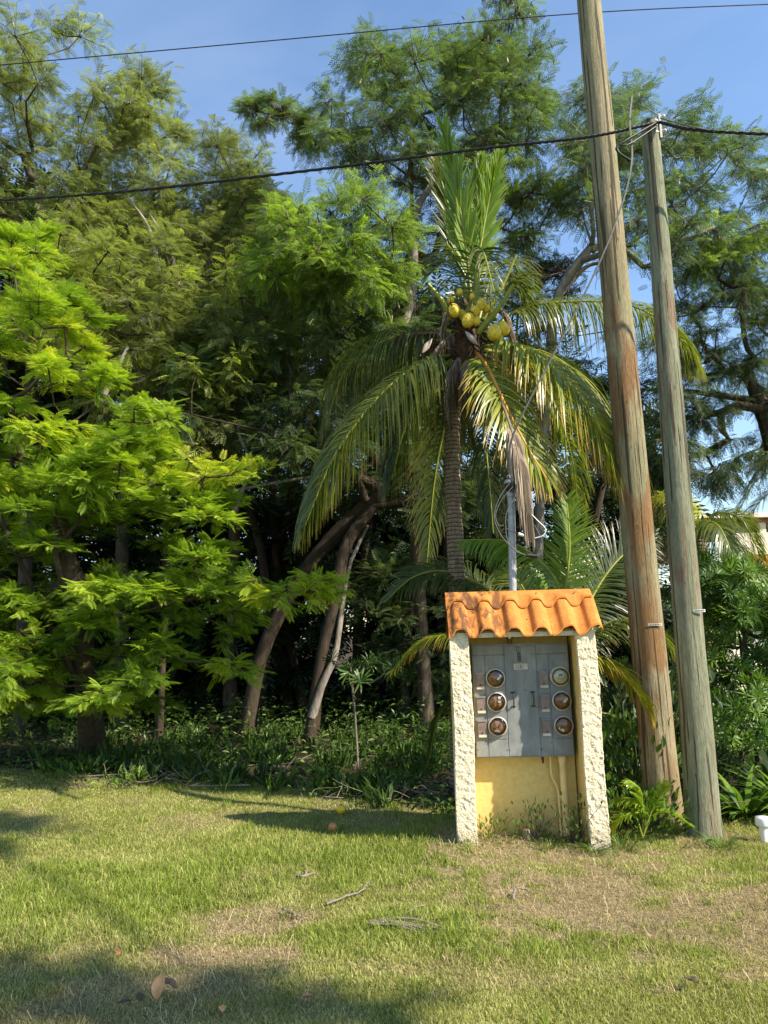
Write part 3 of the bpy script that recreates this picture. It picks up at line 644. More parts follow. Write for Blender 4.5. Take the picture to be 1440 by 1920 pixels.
# service mast with weatherhead and its wires
MY = HO[1]+.52; top = at(958.5, 922, MY); low = at(961.5, 1105, MY); mb0 = low+(low-top)*low[2]/(top[2]-low[2])
mast = empty('service_mast', (mb0[0], mb0[1], 0), 'galvanised steel conduit mast with weatherhead rising behind the tiled roof', 'service mast')
H0 = np.array([mb0[0], mb0[1], 0]); hz_ = top[2]; HT = np.array([top[0], top[1], 0])
m = MB(); m.tube(np.linspace(mb0, top, 12), .034, 18); m.build('pipe', 'galv', mast, H0)
m = MB(); m.lathe([(.034, hz_-.06), (.041, hz_-.055), (.041, hz_), (.036, hz_+.002)], HT, sides=18); m.build('collar', 'galv', mast, H0)
m = MB(); m.lathe([(.036, hz_), (.058, hz_+.02), (.06, hz_+.05), (.06, hz_+.064), (0, hz_+.066)], HT+[0, -.02, 0], sides=20); wh = m.build('weatherhead', 'black', mast, H0)
m = MB(); m.lathe([(.0, hz_+.068), (.067, hz_+.068), (.066, hz_+.085), (.05, hz_+.105), (.02, hz_+.116), (0, hz_+.118)], HT+[0, -.02, 0], sides=20); m.build('hood', 'galv', wh, H0)
wy = mb0[1]-.12
def wire(name, pts, r, mat, label, cat, group=None, n=30, sides=6, parent=None):
    m = MB(); m.tube(cr(pts, n), r, sides); o = m.build(name, mat, parent)
    if label: tag(o, label, cat, group)
    return o
loops = [([(956, 905), (938, 930), (927, 960), (930, 985), (948, 1015), (975, 1036), (992, 1043)], 'cable_grey', 'grey wire loop bulging furthest left of the weatherhead'),
 ([(962, 912), (940, 938), (929, 965), (935, 985), (944, 985)], 'cable_grey', 'short grey wire loop ending against the mast'),
 ([(970, 906), (966, 930), (950, 960), (948, 985), (952, 1015), (968, 1034), (990, 1042)], 'cable_grey', 'grey wire crossing in front of the mast down to the splice'),
 ([(992, 960), (1010, 978), (1023, 992), (1018, 1004), (1003, 1009)], 'white', 'pale bare wire hooking out to the right of the dead frond'),
 ([(1002, 985), (1014, 1008), (1018, 1028), (1014, 1038), (1003, 1041)], 'cable_grey', 'thin grey wire on the right dropping to the splice'),
 ([(948, 990), (958, 996), (975, 1001)], 'cable_black', 'short black wire stub ending in a white connector')]
for pts, mt, lb in loops:
    wire('drop_wire', ats(*[(a, b, wy) for a, b in pts]), .0044, mt, lb, 'wire', 'wires hanging at the weatherhead')
m = MB(); m.tube(ats((988, 1041, wy), (1008, 1043, wy)), .017, 12); tag(m.build('splice_connector', 'black'), 'dark cylindrical splice joining the hanging wires', 'connector')
m = MB(); m.tube(ats((972, 1001, wy), (982, 1004, wy)), .014, 10); tag(m.build('wire_connector', 'white'), 'small white connector on the black wire stub', 'connector')

# ------------------------------------------------------------------ poles and cables
def pole(name, label, base, topc, r0, r1, mat, seed, group):
    rg = np.random.default_rng(seed); n = 60; root = empty(name, base, label, 'utility pole', group)
    t = np.linspace(-.03, 1, n)[:, None]; pts = base+(topc-base)*t; pts[:, :2] += (fbm(t*5+seed, t*0+1)-.5)*.03
    r = (r0+(r1-r0)*t[:, 0])*(1+.03*(fbm(t[:, 0]*9, t[:, 0]*0+seed)-.5)*2); r = r*(1+.12*np.exp(-t[:, 0]*28))
    m = MB(); sd = 26; th = np.arange(sd)*2*pi/sd; T = nrm(topc-base); u = nrm(np.cross(T, [0, 1., 0])); v = np.cross(T, u)
    fac = 1+.035*(fbm(np.cos(th)[None]*2+t*7, np.sin(th)[None]*2+seed)-.5)*2+.006*rg.standard_normal((n, sd))
    V = pts[:, None]+(r[:, None]*fac*np.cos(th)[None])[..., None]*u+(r[:, None]*fac*np.sin(th)[None])[..., None]*v
    i, j = np.meshgrid(np.arange(n-1), np.arange(sd), indexing='ij'); k = (j+1) % sd
    m.add(V.reshape(-1, 3), np.stack([i*sd+j, i*sd+k, (i+1)*sd+k, (i+1)*sd+j], -1).reshape(-1, 4), 0, True)
    m.add(V[-1], [list(range(sd))]); o = m.build('shaft', mat, root, base); return root, r
def tagplate(root, px, py, Yc, base, pa, w_=.105, h_=.022, rad=.13):
    c = at(px, py, Yc); m = MB(); th = np.linspace(-.42, .42, 9); R_ = rad
    vv = [];
    for zz in (-h_/2, h_/2):
        for a in th: vv.append((c[0]+R_*sin(a), c[1]+R_*(1-cos(a)), c[2]+zz-.012*(a+.4)*0))
    k = np.arange(8); m.add(vv, np.stack([k, k+1, k+10, k+9], -1), 0, True)
    for q in range(7): a = -.3+q*.1; x0 = c[0]+R_*sin(a); y0 = c[1]+R_*(1-cos(a))-.0015; m.box((x0-.0035, y0-.0005, c[2]-.006), (x0+.0035, y0+.0015, c[2]+.006), 1)
    m.build('number_tag', ['alu', 'cable_grey'], root, base)
b1 = gp(1259, 1548)+[0, .155, 0]; b1[2] = 0; t1 = at(1103, -8, b1[1]+.05); T1 = b1+(t1-b1)*1.18
p1, _ = pole('utility_pole', 'tall thick wooden pole stained rusty orange running out of the top of the picture', b1, T1, .158, .115, 'pole_rust', 2, 'wooden poles beside the hut')
b2 = gp(1333, 1574)+[0, .13, 0]; b2[2] = 0; t2 = at(1219, 232, b2[1]+.03)
p2, _ = pole('utility_pole', 'thinner greenish wooden pole ending in a cable clamp at its top', b2, t2, .135, .079, 'pole_green', 4, 'wooden poles beside the hut')
def axis_at(b, t_, z): return b+(t_-b)*(z-b[2])/(t_[2]-b[2])
c = at(1229, 1171, b1[1]-.14); tagplate(p1, 1229, 1171, b1[1]-.155, b1, p1, rad=.15)
tagplate(p2, 1312, 1145, b2[1]-.118, b2, p2, w_=.08, rad=.125)
# hardware on the thin pole
m = MB(); q = t2-[0, 0, .12]
for dz in (-.02, -.14): m.lathe([(.084, dz-.008), (.0865, dz-.008), (.0865, dz+.008), (.084, dz+.008)], t2, sides=20)
m.box(t2+[.055, -.075, -.2], t2+[.075, -.03, .05]); m.build('clamp', 'galv', p2, b2)
for dz in (.02, -.07, -.13):
    m = MB(); m.lathe([(0, 0), (.017, 0), (.022, .012), (.016, .026), (.022, .04), (.017, .052), (0, .052)], t2+[.07, -.05, dz], (.9, -.4, .05), 12); m.build('insulator', 'porcelain', p2, b2)
cl = t2+np.array([.04, -.1, -.08]); TY = cl[1]
# twisted bundle: left span and right span
def strand(pts, n, amp, turns, ph, r):
    c_ = cr(pts, n); t = np.linspace(0, 1, n)*turns*2*pi+ph; c_[:, 2] += amp*np.cos(t); c_[:, 1] += amp*np.sin(t); return c_, r
bl = empty('overhead_cable', cl, 'thick black twisted cable crossing the whole picture over the palm and poles', 'cable')
spanL = ats((-160, 384, 7.6), (200, 362, 7.2), (560, 322, 6.8), (900, 279, 6.5), (1100, 257, 6.3)); spanL = np.vstack([spanL, cl+[0, 0, .02]])
spanR = np.vstack([cl+[0, 0, .02], ats((1300, 243, 6.0), (1440, 251, 5.9), (1620, 255, 5.8))])
for nm, sp, tn in (('left_span', spanL, 24), ('right_span', spanR, 8)):
    m = MB()
    for k in range(3):
        c_, r_ = strand(sp, 200, .0085, tn, k*2.09, .0078); m.tube(c_, r_, 5, caps=False)
    m.build('cable_span' if nm[0] == 'l' else 'cable_span', 'cable_black', bl, cl)
wire('overhead_wire', ats((-300, 150, 9.0), (0, 122, 9), (500, 77, 9), (1060, 27, 9), (1440, 8, 9), (1750, -2, 9)), .007, 'cable_black', 'thin black wire crossing the sky near the top of the picture', 'wire')
wire('guy_wire', np.vstack([cl+[.02, 0, .06], ats((1290, 236, 6.0), (1340, 246, 5.95))]), .006, 'cable_grey', 'thin pale wire from pole clamp slanting down to the black cable', 'wire')
wire('jumper_wire', np.vstack([cl+[-.02, 0, .02], ats((1175, 262, 6.15), (1155, 278, 6.15), (1168, 292, 6.15), (1183, 305, 6.15))]), .008, 'cable_black', 'black jumper loop bending left of the thin pole top', 'wire', 'jumper loops at the pole top')
wire('jumper_wire', np.vstack([cl+[-.02, 0, -.02], ats((1180, 270, 6.12), (1160, 272, 6.12), (1160, 285, 6.12), (1184, 302, 6.12))]), .008, 'cable_black', 'lower black jumper loop tight against the thin pole top', 'wire', 'jumper loops at the pole top')
wire('stray_wire', np.vstack([ats((1198, 196, 6.2), (1212, 203, 6.2)), cl+[-.01, 0, .1], ]), .005, 'cable_grey', 'pale wire end curling above the thin pole top', 'wire')
sd = np.vstack([ats((1184, 180, 6.3), (1180, 230, 6.25), (1184, 300, 6.12), (1165, 385, 6.1), (1120, 500, 6.1), (1050, 640, 6.15), (985, 765, 6.2), (955, 840, 6.3)), [HT+[0, -.08, hz_+.04]]])
m = MB(); m.tube(cr(sd, 60), .006, 6); m.tube(cr(sd+[.009, 0, .005], 60), .0045, 6)
tag(m.build('service_drop_wire', 'cable_grey'), 'grey twisted service wire slanting down from the pole to the weatherhead', 'wire')

# ------------------------------------------------------------------ palm fronds
def frond(root, pts, Ll, mat, rib='rachis_green', seed=0, n=70, grav=.55, w=.016, t0=.14, rr=.018, spread=(35, 75), vee=.25, up=(0, 0, 1), off=(0, 0, 0), tintr=(.2, .8), jag=.12, drop=0., endl=.3):
    rg = np.random.default_rng(seed); c_ = cr(pts, 60); T = nrm(np.gradient(c_, axis=0))
    Nn = np.zeros_like(c_); u = np.array(up, float)
    for k in range(60): u = u-T[k]*(u@T[k]); u /= np.linalg.norm(u)+1e-9; Nn[k] = u
    S = np.cross(T, Nn); m = MB(); tt = np.linspace(0, 1, 60)
    m.tube(c_, rr*(1-.85*tt)+.0025, 6, 0, rnd=.5)
    m2 = MB(); n = int(n*1.45); t = np.linspace(t0, .995, n); fi = t*59; g_ = lambda A: np.stack([np.interp(fi, np.arange(60), A[:, q]) for q in range(3)], -1)
    for sd in (-1, 1):
        keep = rg.random(n) > drop; C0 = g_(c_)[keep]; TT = nrm(g_(T))[keep]; NN = nrm(g_(Nn))[keep]; SS = nrm(g_(S))[keep]*sd; tk = t[keep]; nn = len(tk)
        ph = np.radians(90-(spread[1]+(spread[0]-spread[1])*tk))+rg.standard_normal(nn)*.06*(1+jag*3)
        d = SS*np.cos(ph)[:, None]+TT*np.sin(ph)[:, None]+NN*vee; d = nrm(d+rg.standard_normal((nn, 3))*jag*.6)
        prof = np.interp(tk, [0, t0, .35, .7, 1], [.3, .55, 1, .85, endl]); L = Ll*prof*rg.uniform(.85, 1.1, nn)
        K = 6; Pk = C0.copy(); ring = []; W = nrm(TT-(TT*d).sum(1, keepdims=True)*d); ws = np.array([.55, 1, 1, .85, .6, .35, .06])*w
        gg = grav*rg.uniform(.7, 1.35, nn)
        for k in range(K+1):
            ring.append(np.stack([Pk-W*ws[k]*.5, Pk+W*ws[k]*.5], 1)); Pk = Pk+d*(L/K)[:, None]
            d = d.copy(); d[:, 2] -= gg*.42; d = nrm(d); W = nrm(W-(W*d).sum(1, keepdims=True)*d+rg.standard_normal((nn, 3))*.05)
        V = np.stack(ring, 1).reshape(nn, -1, 3); kq = np.arange(K)[:, None]*2+np.array([[0, 1, 3, 2]])
        F = (kq[None]+(np.arange(nn)*2*(K+1))[:, None, None]).reshape(-1, 4)
        m2.add(V.reshape(-1, 3), F, 0, False, rnd=np.repeat(np.clip(rg.uniform(*tintr, nn), 0, 1), 2*(K+1)), tip=np.tile(np.repeat(np.linspace(0, 1, K+1), 2), nn))
    f = m.build('frond', rib, root, off); m2.build('leaflets', mat, f, off); f.matrix_parent_inverse.identity(); return f

PY = 7.9
def A(*l): return ats(*[(q[0], q[1], PY+(q[2] if len(q) > 2 else 0)) for q in l])
pb = gp(852, 1500); pb = np.array([at(851, 1185, PY)[0], PY, 0.]); pc = at(868, 655, PY)
palm = empty('coconut_palm', pb, 'coconut palm with yellow coconuts and drooping yellow green fronds behind the hut', 'palm tree')
m = MB(); rg = np.random.default_rng(8); path = cr([pb-[0, 0, .1], pb*.7+pc*.3+[-.02, 0, 0], at(849, 900, PY), at(850, 760, PY), at(862, 680, PY)], 70)
rr_ = np.interp(np.linspace(0, 1, 70), [0, .06, .3, 1], [.15, .11, .092, .082])*(1+.05*np.sin(np.arange(70)*2.1)+.03*rg.standard_normal(70)); m.tube(path, rr_, 14, wob=.02, rng=rg)
m.build('trunk', 'palm_bark', palm, pb)
m = MB()   # fibrous crown shaft with old leaf bases
m.lathe([(.07, -.45), (.13, -.3), (.17, -.1), (.16, .1), (.1, .35), (.03, .5)], at(872, 640, PY), sides=14)
for k in range(70):
    a = k*2.4; o_ = at(872, 650+rg.uniform(-50, 45), PY); d = np.array([cos(a), sin(a), rg.uniform(-.9, .8)]); L = rg.uniform(.15, .5)
    m.tube(cr([o_, o_+d*L*.5+[0, 0, .03], o_+d*L+[0, 0, -.08]], 7), np.linspace(.028, .006, 7), 5)
m.build('crown_shaft', 'fibre', palm, pb)
o_ = pb
K = dict(root=palm, off=o_)
# upright new leaves
frond(pts=A((886, 600), (878, 500), (862, 390, -.1), (832, 238, -.2)), Ll=.5, mat='frond_fresh', seed=1, n=80, grav=.03, spread=(14, 30), vee=.1, up=(0, -1, .2), w=.028, rr=.02, t0=.25, endl=.45, **K)
frond(pts=A((890, 600), (896, 500, .05), (912, 400, .05), (935, 292)), Ll=.5, mat='frond_fresh', seed=2, n=75, grav=.04, spread=(14, 28), vee=.1, up=(.3, -1, .1), w=.028, t0=.22, **K)
frond(pts=A((882, 600), (880, 480, .15), (890, 380, .2), (900, 300, .2)), Ll=.48, mat='frond_fresh', seed=3, n=70, grav=.02, spread=(12, 26), vee=.05, up=(-.4, -1, .1), w=.03, t0=.2, **K)
frond(pts=A((878, 600), (868, 500, .1), (845, 400, .2), (818, 305, .2)), Ll=.6, mat='frond_green', seed=4, n=60, grav=.04, spread=(14, 28), vee=.1, up=(.3, -1, .1), w=.026, t0=.25, **K)
# small arching leaves round the heart
frond(pts=A((880, 610), (862, 520, .2), (835, 490, .4), (800, 520, .5)), Ll=.55, mat='frond_green', seed=5, n=50, grav=.5, **K)
frond(pts=A((895, 610), (925, 510, .3), (965, 500, .4), (1000, 580, .5)), Ll=.6, mat='frond_green', seed=6, n=50, grav=.6, **K)
frond(pts=A((888, 600), (893, 500, -.3), (905, 470, -.5), (930, 560, -.8)), Ll=.5, mat='frond_green', seed=7, n=45, grav=.6, drop=.3, **K)
frond(pts=A((884, 600), (878, 500, .5), (860, 450, .8), (840, 480, 1.1)), Ll=.6, mat='frond_green', seed=8, n=50, grav=.4, **K)
frond(pts=A((900, 620), (940, 545, .2), (975, 530, .3), (1005, 640, .4)), Ll=.55, mat='frond_green', seed=9, n=50, grav=.7, **K)
# right side
frond(pts=A((905, 640), (970, 582, .3), (1060, 566, .4), (1180, 572, .5), (1260, 620, .6), (1305, 680, .7)), Ll=1.0, mat='frond_green', seed=10, n=130, grav=1.5, vee=.15, tintr=(.35, 1), **K)
frond(pts=A((900, 650), (965, 650, -.4), (1040, 690, -.8), (1110, 775, -1.), (1158, 890, -1.1)), Ll=1.0, mat='frond_yellow', seed=11, n=115, grav=1.0, vee=.2, w=.019, spread=(30, 70), tintr=(.1, .75), **K)
frond(pts=A((888, 655), (915, 690, -.6), (950, 765, -.95), (990, 840, -1.1), (1030, 905, -1.15)), Ll=.7, mat='frond_yellow', rib='rachis_orange', seed=12, n=85, grav=.45, vee=.1, w=.019, up=(.2, -1, .4), rr=.022, spread=(22, 60), tintr=(0, .7), **K)
frond(pts=A((900, 650), (980, 660, .5), (1080, 720, .9), (1160, 830, 1.), (1190, 930, 1.)), Ll=1.0, mat='frond_dark', seed=13, n=90, grav=1.4, **K)
frond(pts=A((905, 655), (960, 670, .3), (1030, 740, .3), (1070, 850, .3), (1085, 960, .3)), Ll=.7, mat='frond_green', seed=14, n=80, grav=.8, tintr=(.3, 1), **K)
# left side
frond(pts=A((855, 655), (800, 628, .2), (720, 640, .4), (650, 690, .5), (610, 800, .6)), Ll=1.15, mat='frond_dark', seed=15, n=100, grav=1.7, tintr=(.3, 1), **K)
frond(pts=A((850, 665), (790, 680, -.3), (710, 745, -.6), (630, 850, -.8), (572, 985, -.9)), Ll=1.05, mat='frond_green', seed=16, n=115, grav=1.3, tintr=(.3, 1), w=.018, **K)
frond(pts=A((850, 670), (800, 720, -.2), (760, 800, -.3), (735, 900, -.3)), Ll=.95, mat='frond_dark', seed=17, n=75, grav=1.4, **K)
frond(pts=A((862, 680), (838, 780, .4), (815, 900, .6), (800, 1060, .7)), Ll=.6, mat='frond_green', seed=18, n=80, grav=.7, tintr=(0, .35), **K)
frond(pts=A((850, 660), (780, 655, .8), (700, 720, 1.2), (640, 850, 1.4), (625, 930, 1.4)), Ll=.8, mat='frond_dark', seed=19, n=80, grav=1.5, **K)
frond(pts=A((880, 680), (900, 760, .5), (915, 880, .6), (925, 1000, .6)), Ll=.6, mat='frond_dark', seed=20, n=70, grav=1.2, **K)
# dead ones
frond(pts=A((895, 670), (930, 730, -.7), (957, 800, -1.25), (975, 870, -1.45), (988, 960, -1.5)), Ll=.5, mat='frond_dead', rib='rachis_dry', seed=21, n=110, grav=1.6, vee=0, w=.03, spread=(10, 24), tintr=(.3, 1), t0=.5, jag=.1, endl=.7, **K)
frond(pts=A((860, 620), (835, 640, -.3), (812, 680, -.4), (800, 730, -.4)), Ll=.35, mat='frond_dead', rib='rachis_dry', seed=22, n=40, grav=1.5, spread=(10, 25), tintr=(0, .5), **K)
frond(pts=A((862, 650), (858, 700, -.2), (855, 760, -.2)), Ll=.3, mat='frond_dead', rib='rachis_dry', seed=23, n=30, grav=1.5, spread=(8, 20), tintr=(0, .5), **K)
frond(pts=A((870, 640), (820, 625, -.1), (770, 628, 0), (730, 640, .1)), Ll=.3, mat='frond_dead', rib='rachis_dry', seed=24, n=40, grav=1.2, tintr=(0, .4), drop=.3, **K)
for q_, (ps, L_) in enumerate((([(868, 660), (850, 690, -.25), (842, 740, -.3), (846, 800, -.3)], .3), ([(878, 660), (872, 700, -.25), (868, 750, -.3)], .28), ([(850, 640), (815, 650, .1), (785, 690, .1), (770, 760, .1)], .4), ([(890, 660), (930, 680, .1), (960, 740, .2), (965, 800, .2)], .4), ([(880, 590), (850, 570, -.2), (835, 600, -.3), (828, 650, -.3)], .25), ([(900, 600), (935, 585, -.1), (955, 620, -.2), (958, 670, -.2)], .3))):
    frond(pts=A(*ps), Ll=L_, mat='frond_dead', rib='rachis_dry', seed=90+q_, n=34, grav=1.5, spread=(10, 30), tintr=(0, .7), **K)
# cut leaf stubs
for q, (a, b, r_) in enumerate((((842, 588, -.25), (802, 532, -.35), .026), ((895, 625, -.3), (964, 533, -.5), .03), ((905, 600, -.1), (968, 478, -.2), .02), ((890, 600, -.3), (892, 470, -.3), .028), ((870, 600, -.2), (905, 480, -.1), .022))):
    m = MB(); m.tube(cr(A(a, ((a[0]+b[0])/2+4, (a[1]+b[1])/2, (a[2]+b[2])/2), b), 10), np.linspace(r_*1.3, r_*.7, 10), 8); m.build('leaf_stub', 'rachis_green', palm, pb)
m = MB()
for k in range(26):
    a = rg.uniform(0, 2*pi); s_ = A((885+rg.uniform(-40, 45), 600+rg.uniform(-60, 30), -.15))[0]; d = np.array([cos(a)*.8, -abs(sin(a)), rg.uniform(-.2, .8)])
    m.tube(cr([s_, s_+d*.15, s_+d*.28+[0, 0, -.06]], 6), [.007, .006, .005, .004, .003, .002], 4)
m.build('flower_stalk', 'rachis_green', palm, pb)
for (x, y, r_, dy) in ((852, 582, .066, -.32), (878, 600, .068, -.38), (893, 602, .05, -.34), (927, 623, .078, -.4), (943, 615, .07, -.36), (903, 570, .058, -.36), (891, 583, .056, -.34), (862, 547, .036, -.25), (845, 563, .042, -.25), (925, 586, .05, -.3), (839, 592, .045, -.25), (934, 634, .055, -.33), (912, 578, .04, -.33), (886, 556, .035, -.3), (866, 590, .05, -.2)):
    c_ = A((x, y, dy))[0]; m = MB(); ax = nrm(np.array([rg.uniform(-.4, .4), rg.uniform(-.4, .1), -1.])); h = r_*1.25
    m.lathe([(r_*sin(a)*(1-.12*cos(a)), -h*cos(a)) for a in np.linspace(0, pi, 13)], c_, ax, 16); nut = m.build('coconut', 'husk', palm, pb)
    m = MB(); m.lathe([(r_*.42, 0), (r_*.3, -.012), (.006, -.02)], c_-ax*h*.93, ax, 8); m.build('stem_cap', 'fibre', nut, pb)
for (x, y, s) in ((885, 635, 1), (800, 650, -1)):
    c_ = A((x, y, -.42))[0]; m = MB(); m.lathe([(.002, -.13), (.02, -.08), (.035, 0), (.025, .06), (.004, .1)], c_, (.5*s, -.3, -.8), 8); m.build('spathe', 'spathe', palm, pb)

# young palm behind the hut
yb = at(1030, 1330, 7.3); yb[2] = 0; yp = empty('young_coconut_palm', yb, 'stemless young palm with fresh green fronds spreading behind the hut', 'palm tree')
m = MB(); m.lathe([(.12, 0), (.14, .2), (.08, .6), (.03, .9)], yb, sides=12)
m.build('stem', 'fibre', yp, yb); K = dict(root=yp, off=yb)
def B(*l): return ats(*[(q[0], q[1], 7.3+(q[2] if len(q) > 2 else 0)) for q in l])
frond(pts=B((1030, 1280), (1050, 1120, -.1), (1010, 1050, -.1), (950, 1015, 0), (868, 1012, 0)), Ll=.5, mat='frond_fresh', seed=31, n=80, grav=.8, tintr=(0, .7), **K)
frond(pts=B((1035, 1290), (1055, 1130), (1068, 1030), (1062, 930, .1)), Ll=.42, mat='frond_fresh', seed=32, n=80, grav=.1, up=(0, -1, .1), spread=(40, 75), **K)
frond(pts=B((1035, 1290), (1100, 1140, .4), (1150, 1060, .6), (1215, 1000, .8)), Ll=.6, mat='frond_dark', seed=33, n=80, grav=.4, up=(0, -1, .3), **K)
frond(pts=B((1030, 1300), (1090, 1245, -.5), (1150, 1250, -.6), (1195, 1300, -.6), (1215, 1350, -.6)), Ll=.36, mat='frond_yellow', seed=34, n=80, grav=.7, tintr=(.1, .8), **K)
frond(pts=B((1030, 1300), (930, 1200, .1), (850, 1190, .1), (790, 1205, .1), (733, 1262, .1)), Ll=.36, mat='frond_yellow', seed=35, n=80, grav=.7, tintr=(0, .8), **K)
frond(pts=B((1025, 1300), (940, 1130, .5), (850, 1075, .6), (780, 1080, .6), (720, 1130, .7)), Ll=.45, mat='frond_dark', seed=36, n=75, grav=.6, **K)
frond(pts=B((1030, 1300), (1120, 1180, .3), (1200, 1170, .4), (1270, 1230, .5)), Ll=.5, mat='frond_green', seed=37, n=75, grav=.7, **K)
frond(pts=B((1030, 1300), (1000, 1150, .6), (960, 1080, .9), (900, 1100, 1.1)), Ll=.5, mat='frond_green', seed=38, n=70, grav=.6, **K)
frond(pts=B((1030, 1300), (1080, 1150, .7), (1120, 1060, 1.), (1200, 1080, 1.2)), Ll=.6, mat='frond_dark', seed=39, n=80, grav=.6, **K)
frond(pts=B((1030, 1330), (900, 1290, .2), (830, 1330, .3), (800, 1440, .3)), Ll=.4, mat='frond_dark', seed=40, n=70, grav=.8, **K)
frond(pts=B((1030, 1330), (1140, 1340, .1), (1190, 1380, .1), (1215, 1440, .1)), Ll=.35, mat='frond_dark', seed=41, n=60, grav=.8, **K)
# palm on the right beyond the poles
qb = at(1330, 1300, 9.6); qb[2] = 0; qp = empty('background_palm', qb, 'palm with arching fronds half hidden behind the greenish pole', 'palm tree')
m = MB(); m.tube(cr([qb, at(1318, 1100, 9.6), at(1310, 1010, 9.6)], 12), .09, 10); m.build('trunk', 'palm_bark', qp, qb); K = dict(root=qp, off=qb)
def Cq(*l): return ats(*[(q[0], q[1], 9.6+(q[2] if len(q) > 2 else 0)) for q in l])
for s_, ps, mt in ((51, [(1310, 1010), (1260, 960), (1215, 965), (1190, 1030)], 'frond_dark'), (52, [(1310, 1010), (1340, 965), (1390, 975), (1430, 1050)], 'frond_green'), (53, [(1310, 1010), (1285, 950), (1240, 930), (1200, 960)], 'frond_yellow'),
                   (54, [(1310, 1010), (1320, 980, -.4), (1350, 990, -.8), (1380, 1060, -1)], 'frond_green'), (55, [(1310, 1010), (1270, 1010, .2), (1235, 1060, .3), (1225, 1150, .3)], 'frond_dead'), (56, [(1312, 1015), (1350, 1010, .3), (1420, 1080, .4), (1450, 1180, .4)], 'frond_dark')):
    frond(pts=Cq(*ps), Ll=.6, mat=mt, seed=s_, n=60, grav=.8, **K)
rb = at(1560, 1100, 15.); rb[2] = 0; rp = empty('distant_palm', rb, 'distant feathery palm poking in above the house roof at the right edge', 'palm tree')
m = MB(); m.tube(cr([rb, at(1540, 960, 15.), at(1530, 905, 15.)], 10), .12, 10); m.build('trunk', 'palm_bark', rp, rb)
for s_, ps in ((61, [(1530, 905), (1480, 880), (1420, 900), (1385, 960)]), (62, [(1530, 905), (1470, 910), (1425, 940), (1400, 985)]), (63, [(1530, 905), (1560, 840), (1600, 850), (1640, 920)]), (64, [(1530, 905), (1490, 850), (1450, 850), (1410, 905)])):
    frond(pts=ats(*[(a, b, 15.) for a, b in ps]), Ll=.8, mat='frond_green', seed=s_, n=60, grav=.5, root=rp, off=rb)

# ------------------------------------------------------------------ trees
GT = 'trees of the woodland edge'
# bright young tree, left foreground
tree('feathery_young_tree', 'bright lime green feathery young tree nearest on the left of the lawn', 'tree', None,
  [gp(172, 1418), at(168, 1330, 10.7), at(150, 1180, 10.4), at(130, 1060, 10.1), at(110, 950, 9.9)], .17,
  [dict(poly=[(-160, 470), (60, 430), (140, 470), (170, 600), (230, 760), (330, 760), (300, 830), (220, 900), (-160, 900)], Y=9.5, dY=.9, n=60, R=.38, sc=.15, mat='leaf_bright', tpl=COMB, nt=12, nl=9, flat=.28, droop=.22, tint=.62, hang=.0),
   dict(poly=[(-160, 880), (230, 830), (330, 860), (430, 880), (440, 920), (400, 960), (430, 1010), (470, 1080), (480, 1120), (430, 1180), (390, 1240), (350, 1285), (250, 1315), (60, 1310), (-160, 1320)], Y=9.5, dY=1.1, n=108, R=.38, sc=.15, mat='leaf_bright', tpl=COMB, nt=12, nl=9, flat=.28, droop=.22, tint=.5, hang=.0),
   dict(poly=[(-140, 1100), (200, 1080), (330, 1140), (330, 1280), (230, 1325), (60, 1335), (-140, 1330)], Y=9.7, dY=.8, n=46, R=.36, sc=.15, mat='leaf_bright', tpl=COMB, nt=12, nl=9, flat=.35, droop=.22, tint=.42, hang=.05),
   dict(poly=[(480, 1085), (560, 1080), (640, 1095), (655, 1112), (600, 1115), (500, 1130)], Y=8.6, dY=.2, n=9, R=.22, sc=.16, mat='leaf_bright', tpl=COMB, nt=7, nl=5, tint=.75, hang=.15),
   dict(poly=[(250, 770), (310, 755), (330, 775), (300, 800), (230, 830)], Y=9, dY=.3, n=6, R=.28, sc=.16, mat='leaf_bright', tpl=COMB, nt=6, nl=5, tint=.7),
   dict(poly=[(330, 860), (470, 870), (495, 895), (470, 905), (340, 900)], Y=9, dY=.3, n=8, R=.28, sc=.16, mat='leaf_bright', tpl=COMB, nt=6, nl=5, tint=.8),
   dict(poly=[(400, 1240), (450, 1235), (460, 1260), (410, 1265)], Y=9, dY=.15, n=3, R=.22, sc=.18, mat='leaf_bright', tpl=COMB, nt=6, nl=5, tint=.75)],
  'bark_brown', 101, expo=.75, limbs=[(ats((170, 1330, 10.7), (40, 1060, 9.6), (-10, 940, 9.4)), .05, .02), (ats((150, 1180, 10.4), (108, 1060, 9.2), (105, 960, 9.2), (130, 860, 9.2)), .05, .015), (ats((200, 1170, 9.8), (350, 1125, 9.2), (500, 1108, 8.8), (650, 1112, 8.6)), .03, .007)])
tree('leucaena_tree', 'tall olive green tree rising out of the top left corner', 'tree', GT,
  [at(40, 1290, 14.5), at(50, 1000, 14.5), at(60, 700, 14.5), at(80, 350, 14.5)], .13,
  [dict(poly=[(-250, 0), (10, -40), (60, 10), (130, -20), (170, 60), (185, 150), (150, 260), (180, 420), (170, 650), (-250, 700)], Y=14, dY=1.6, n=110, R=.75, sc=.27, mat='leaf_olive', nt=10, nl=7, tint=.5, hang=.35)],
  'bark_brown', 102, pods=900)
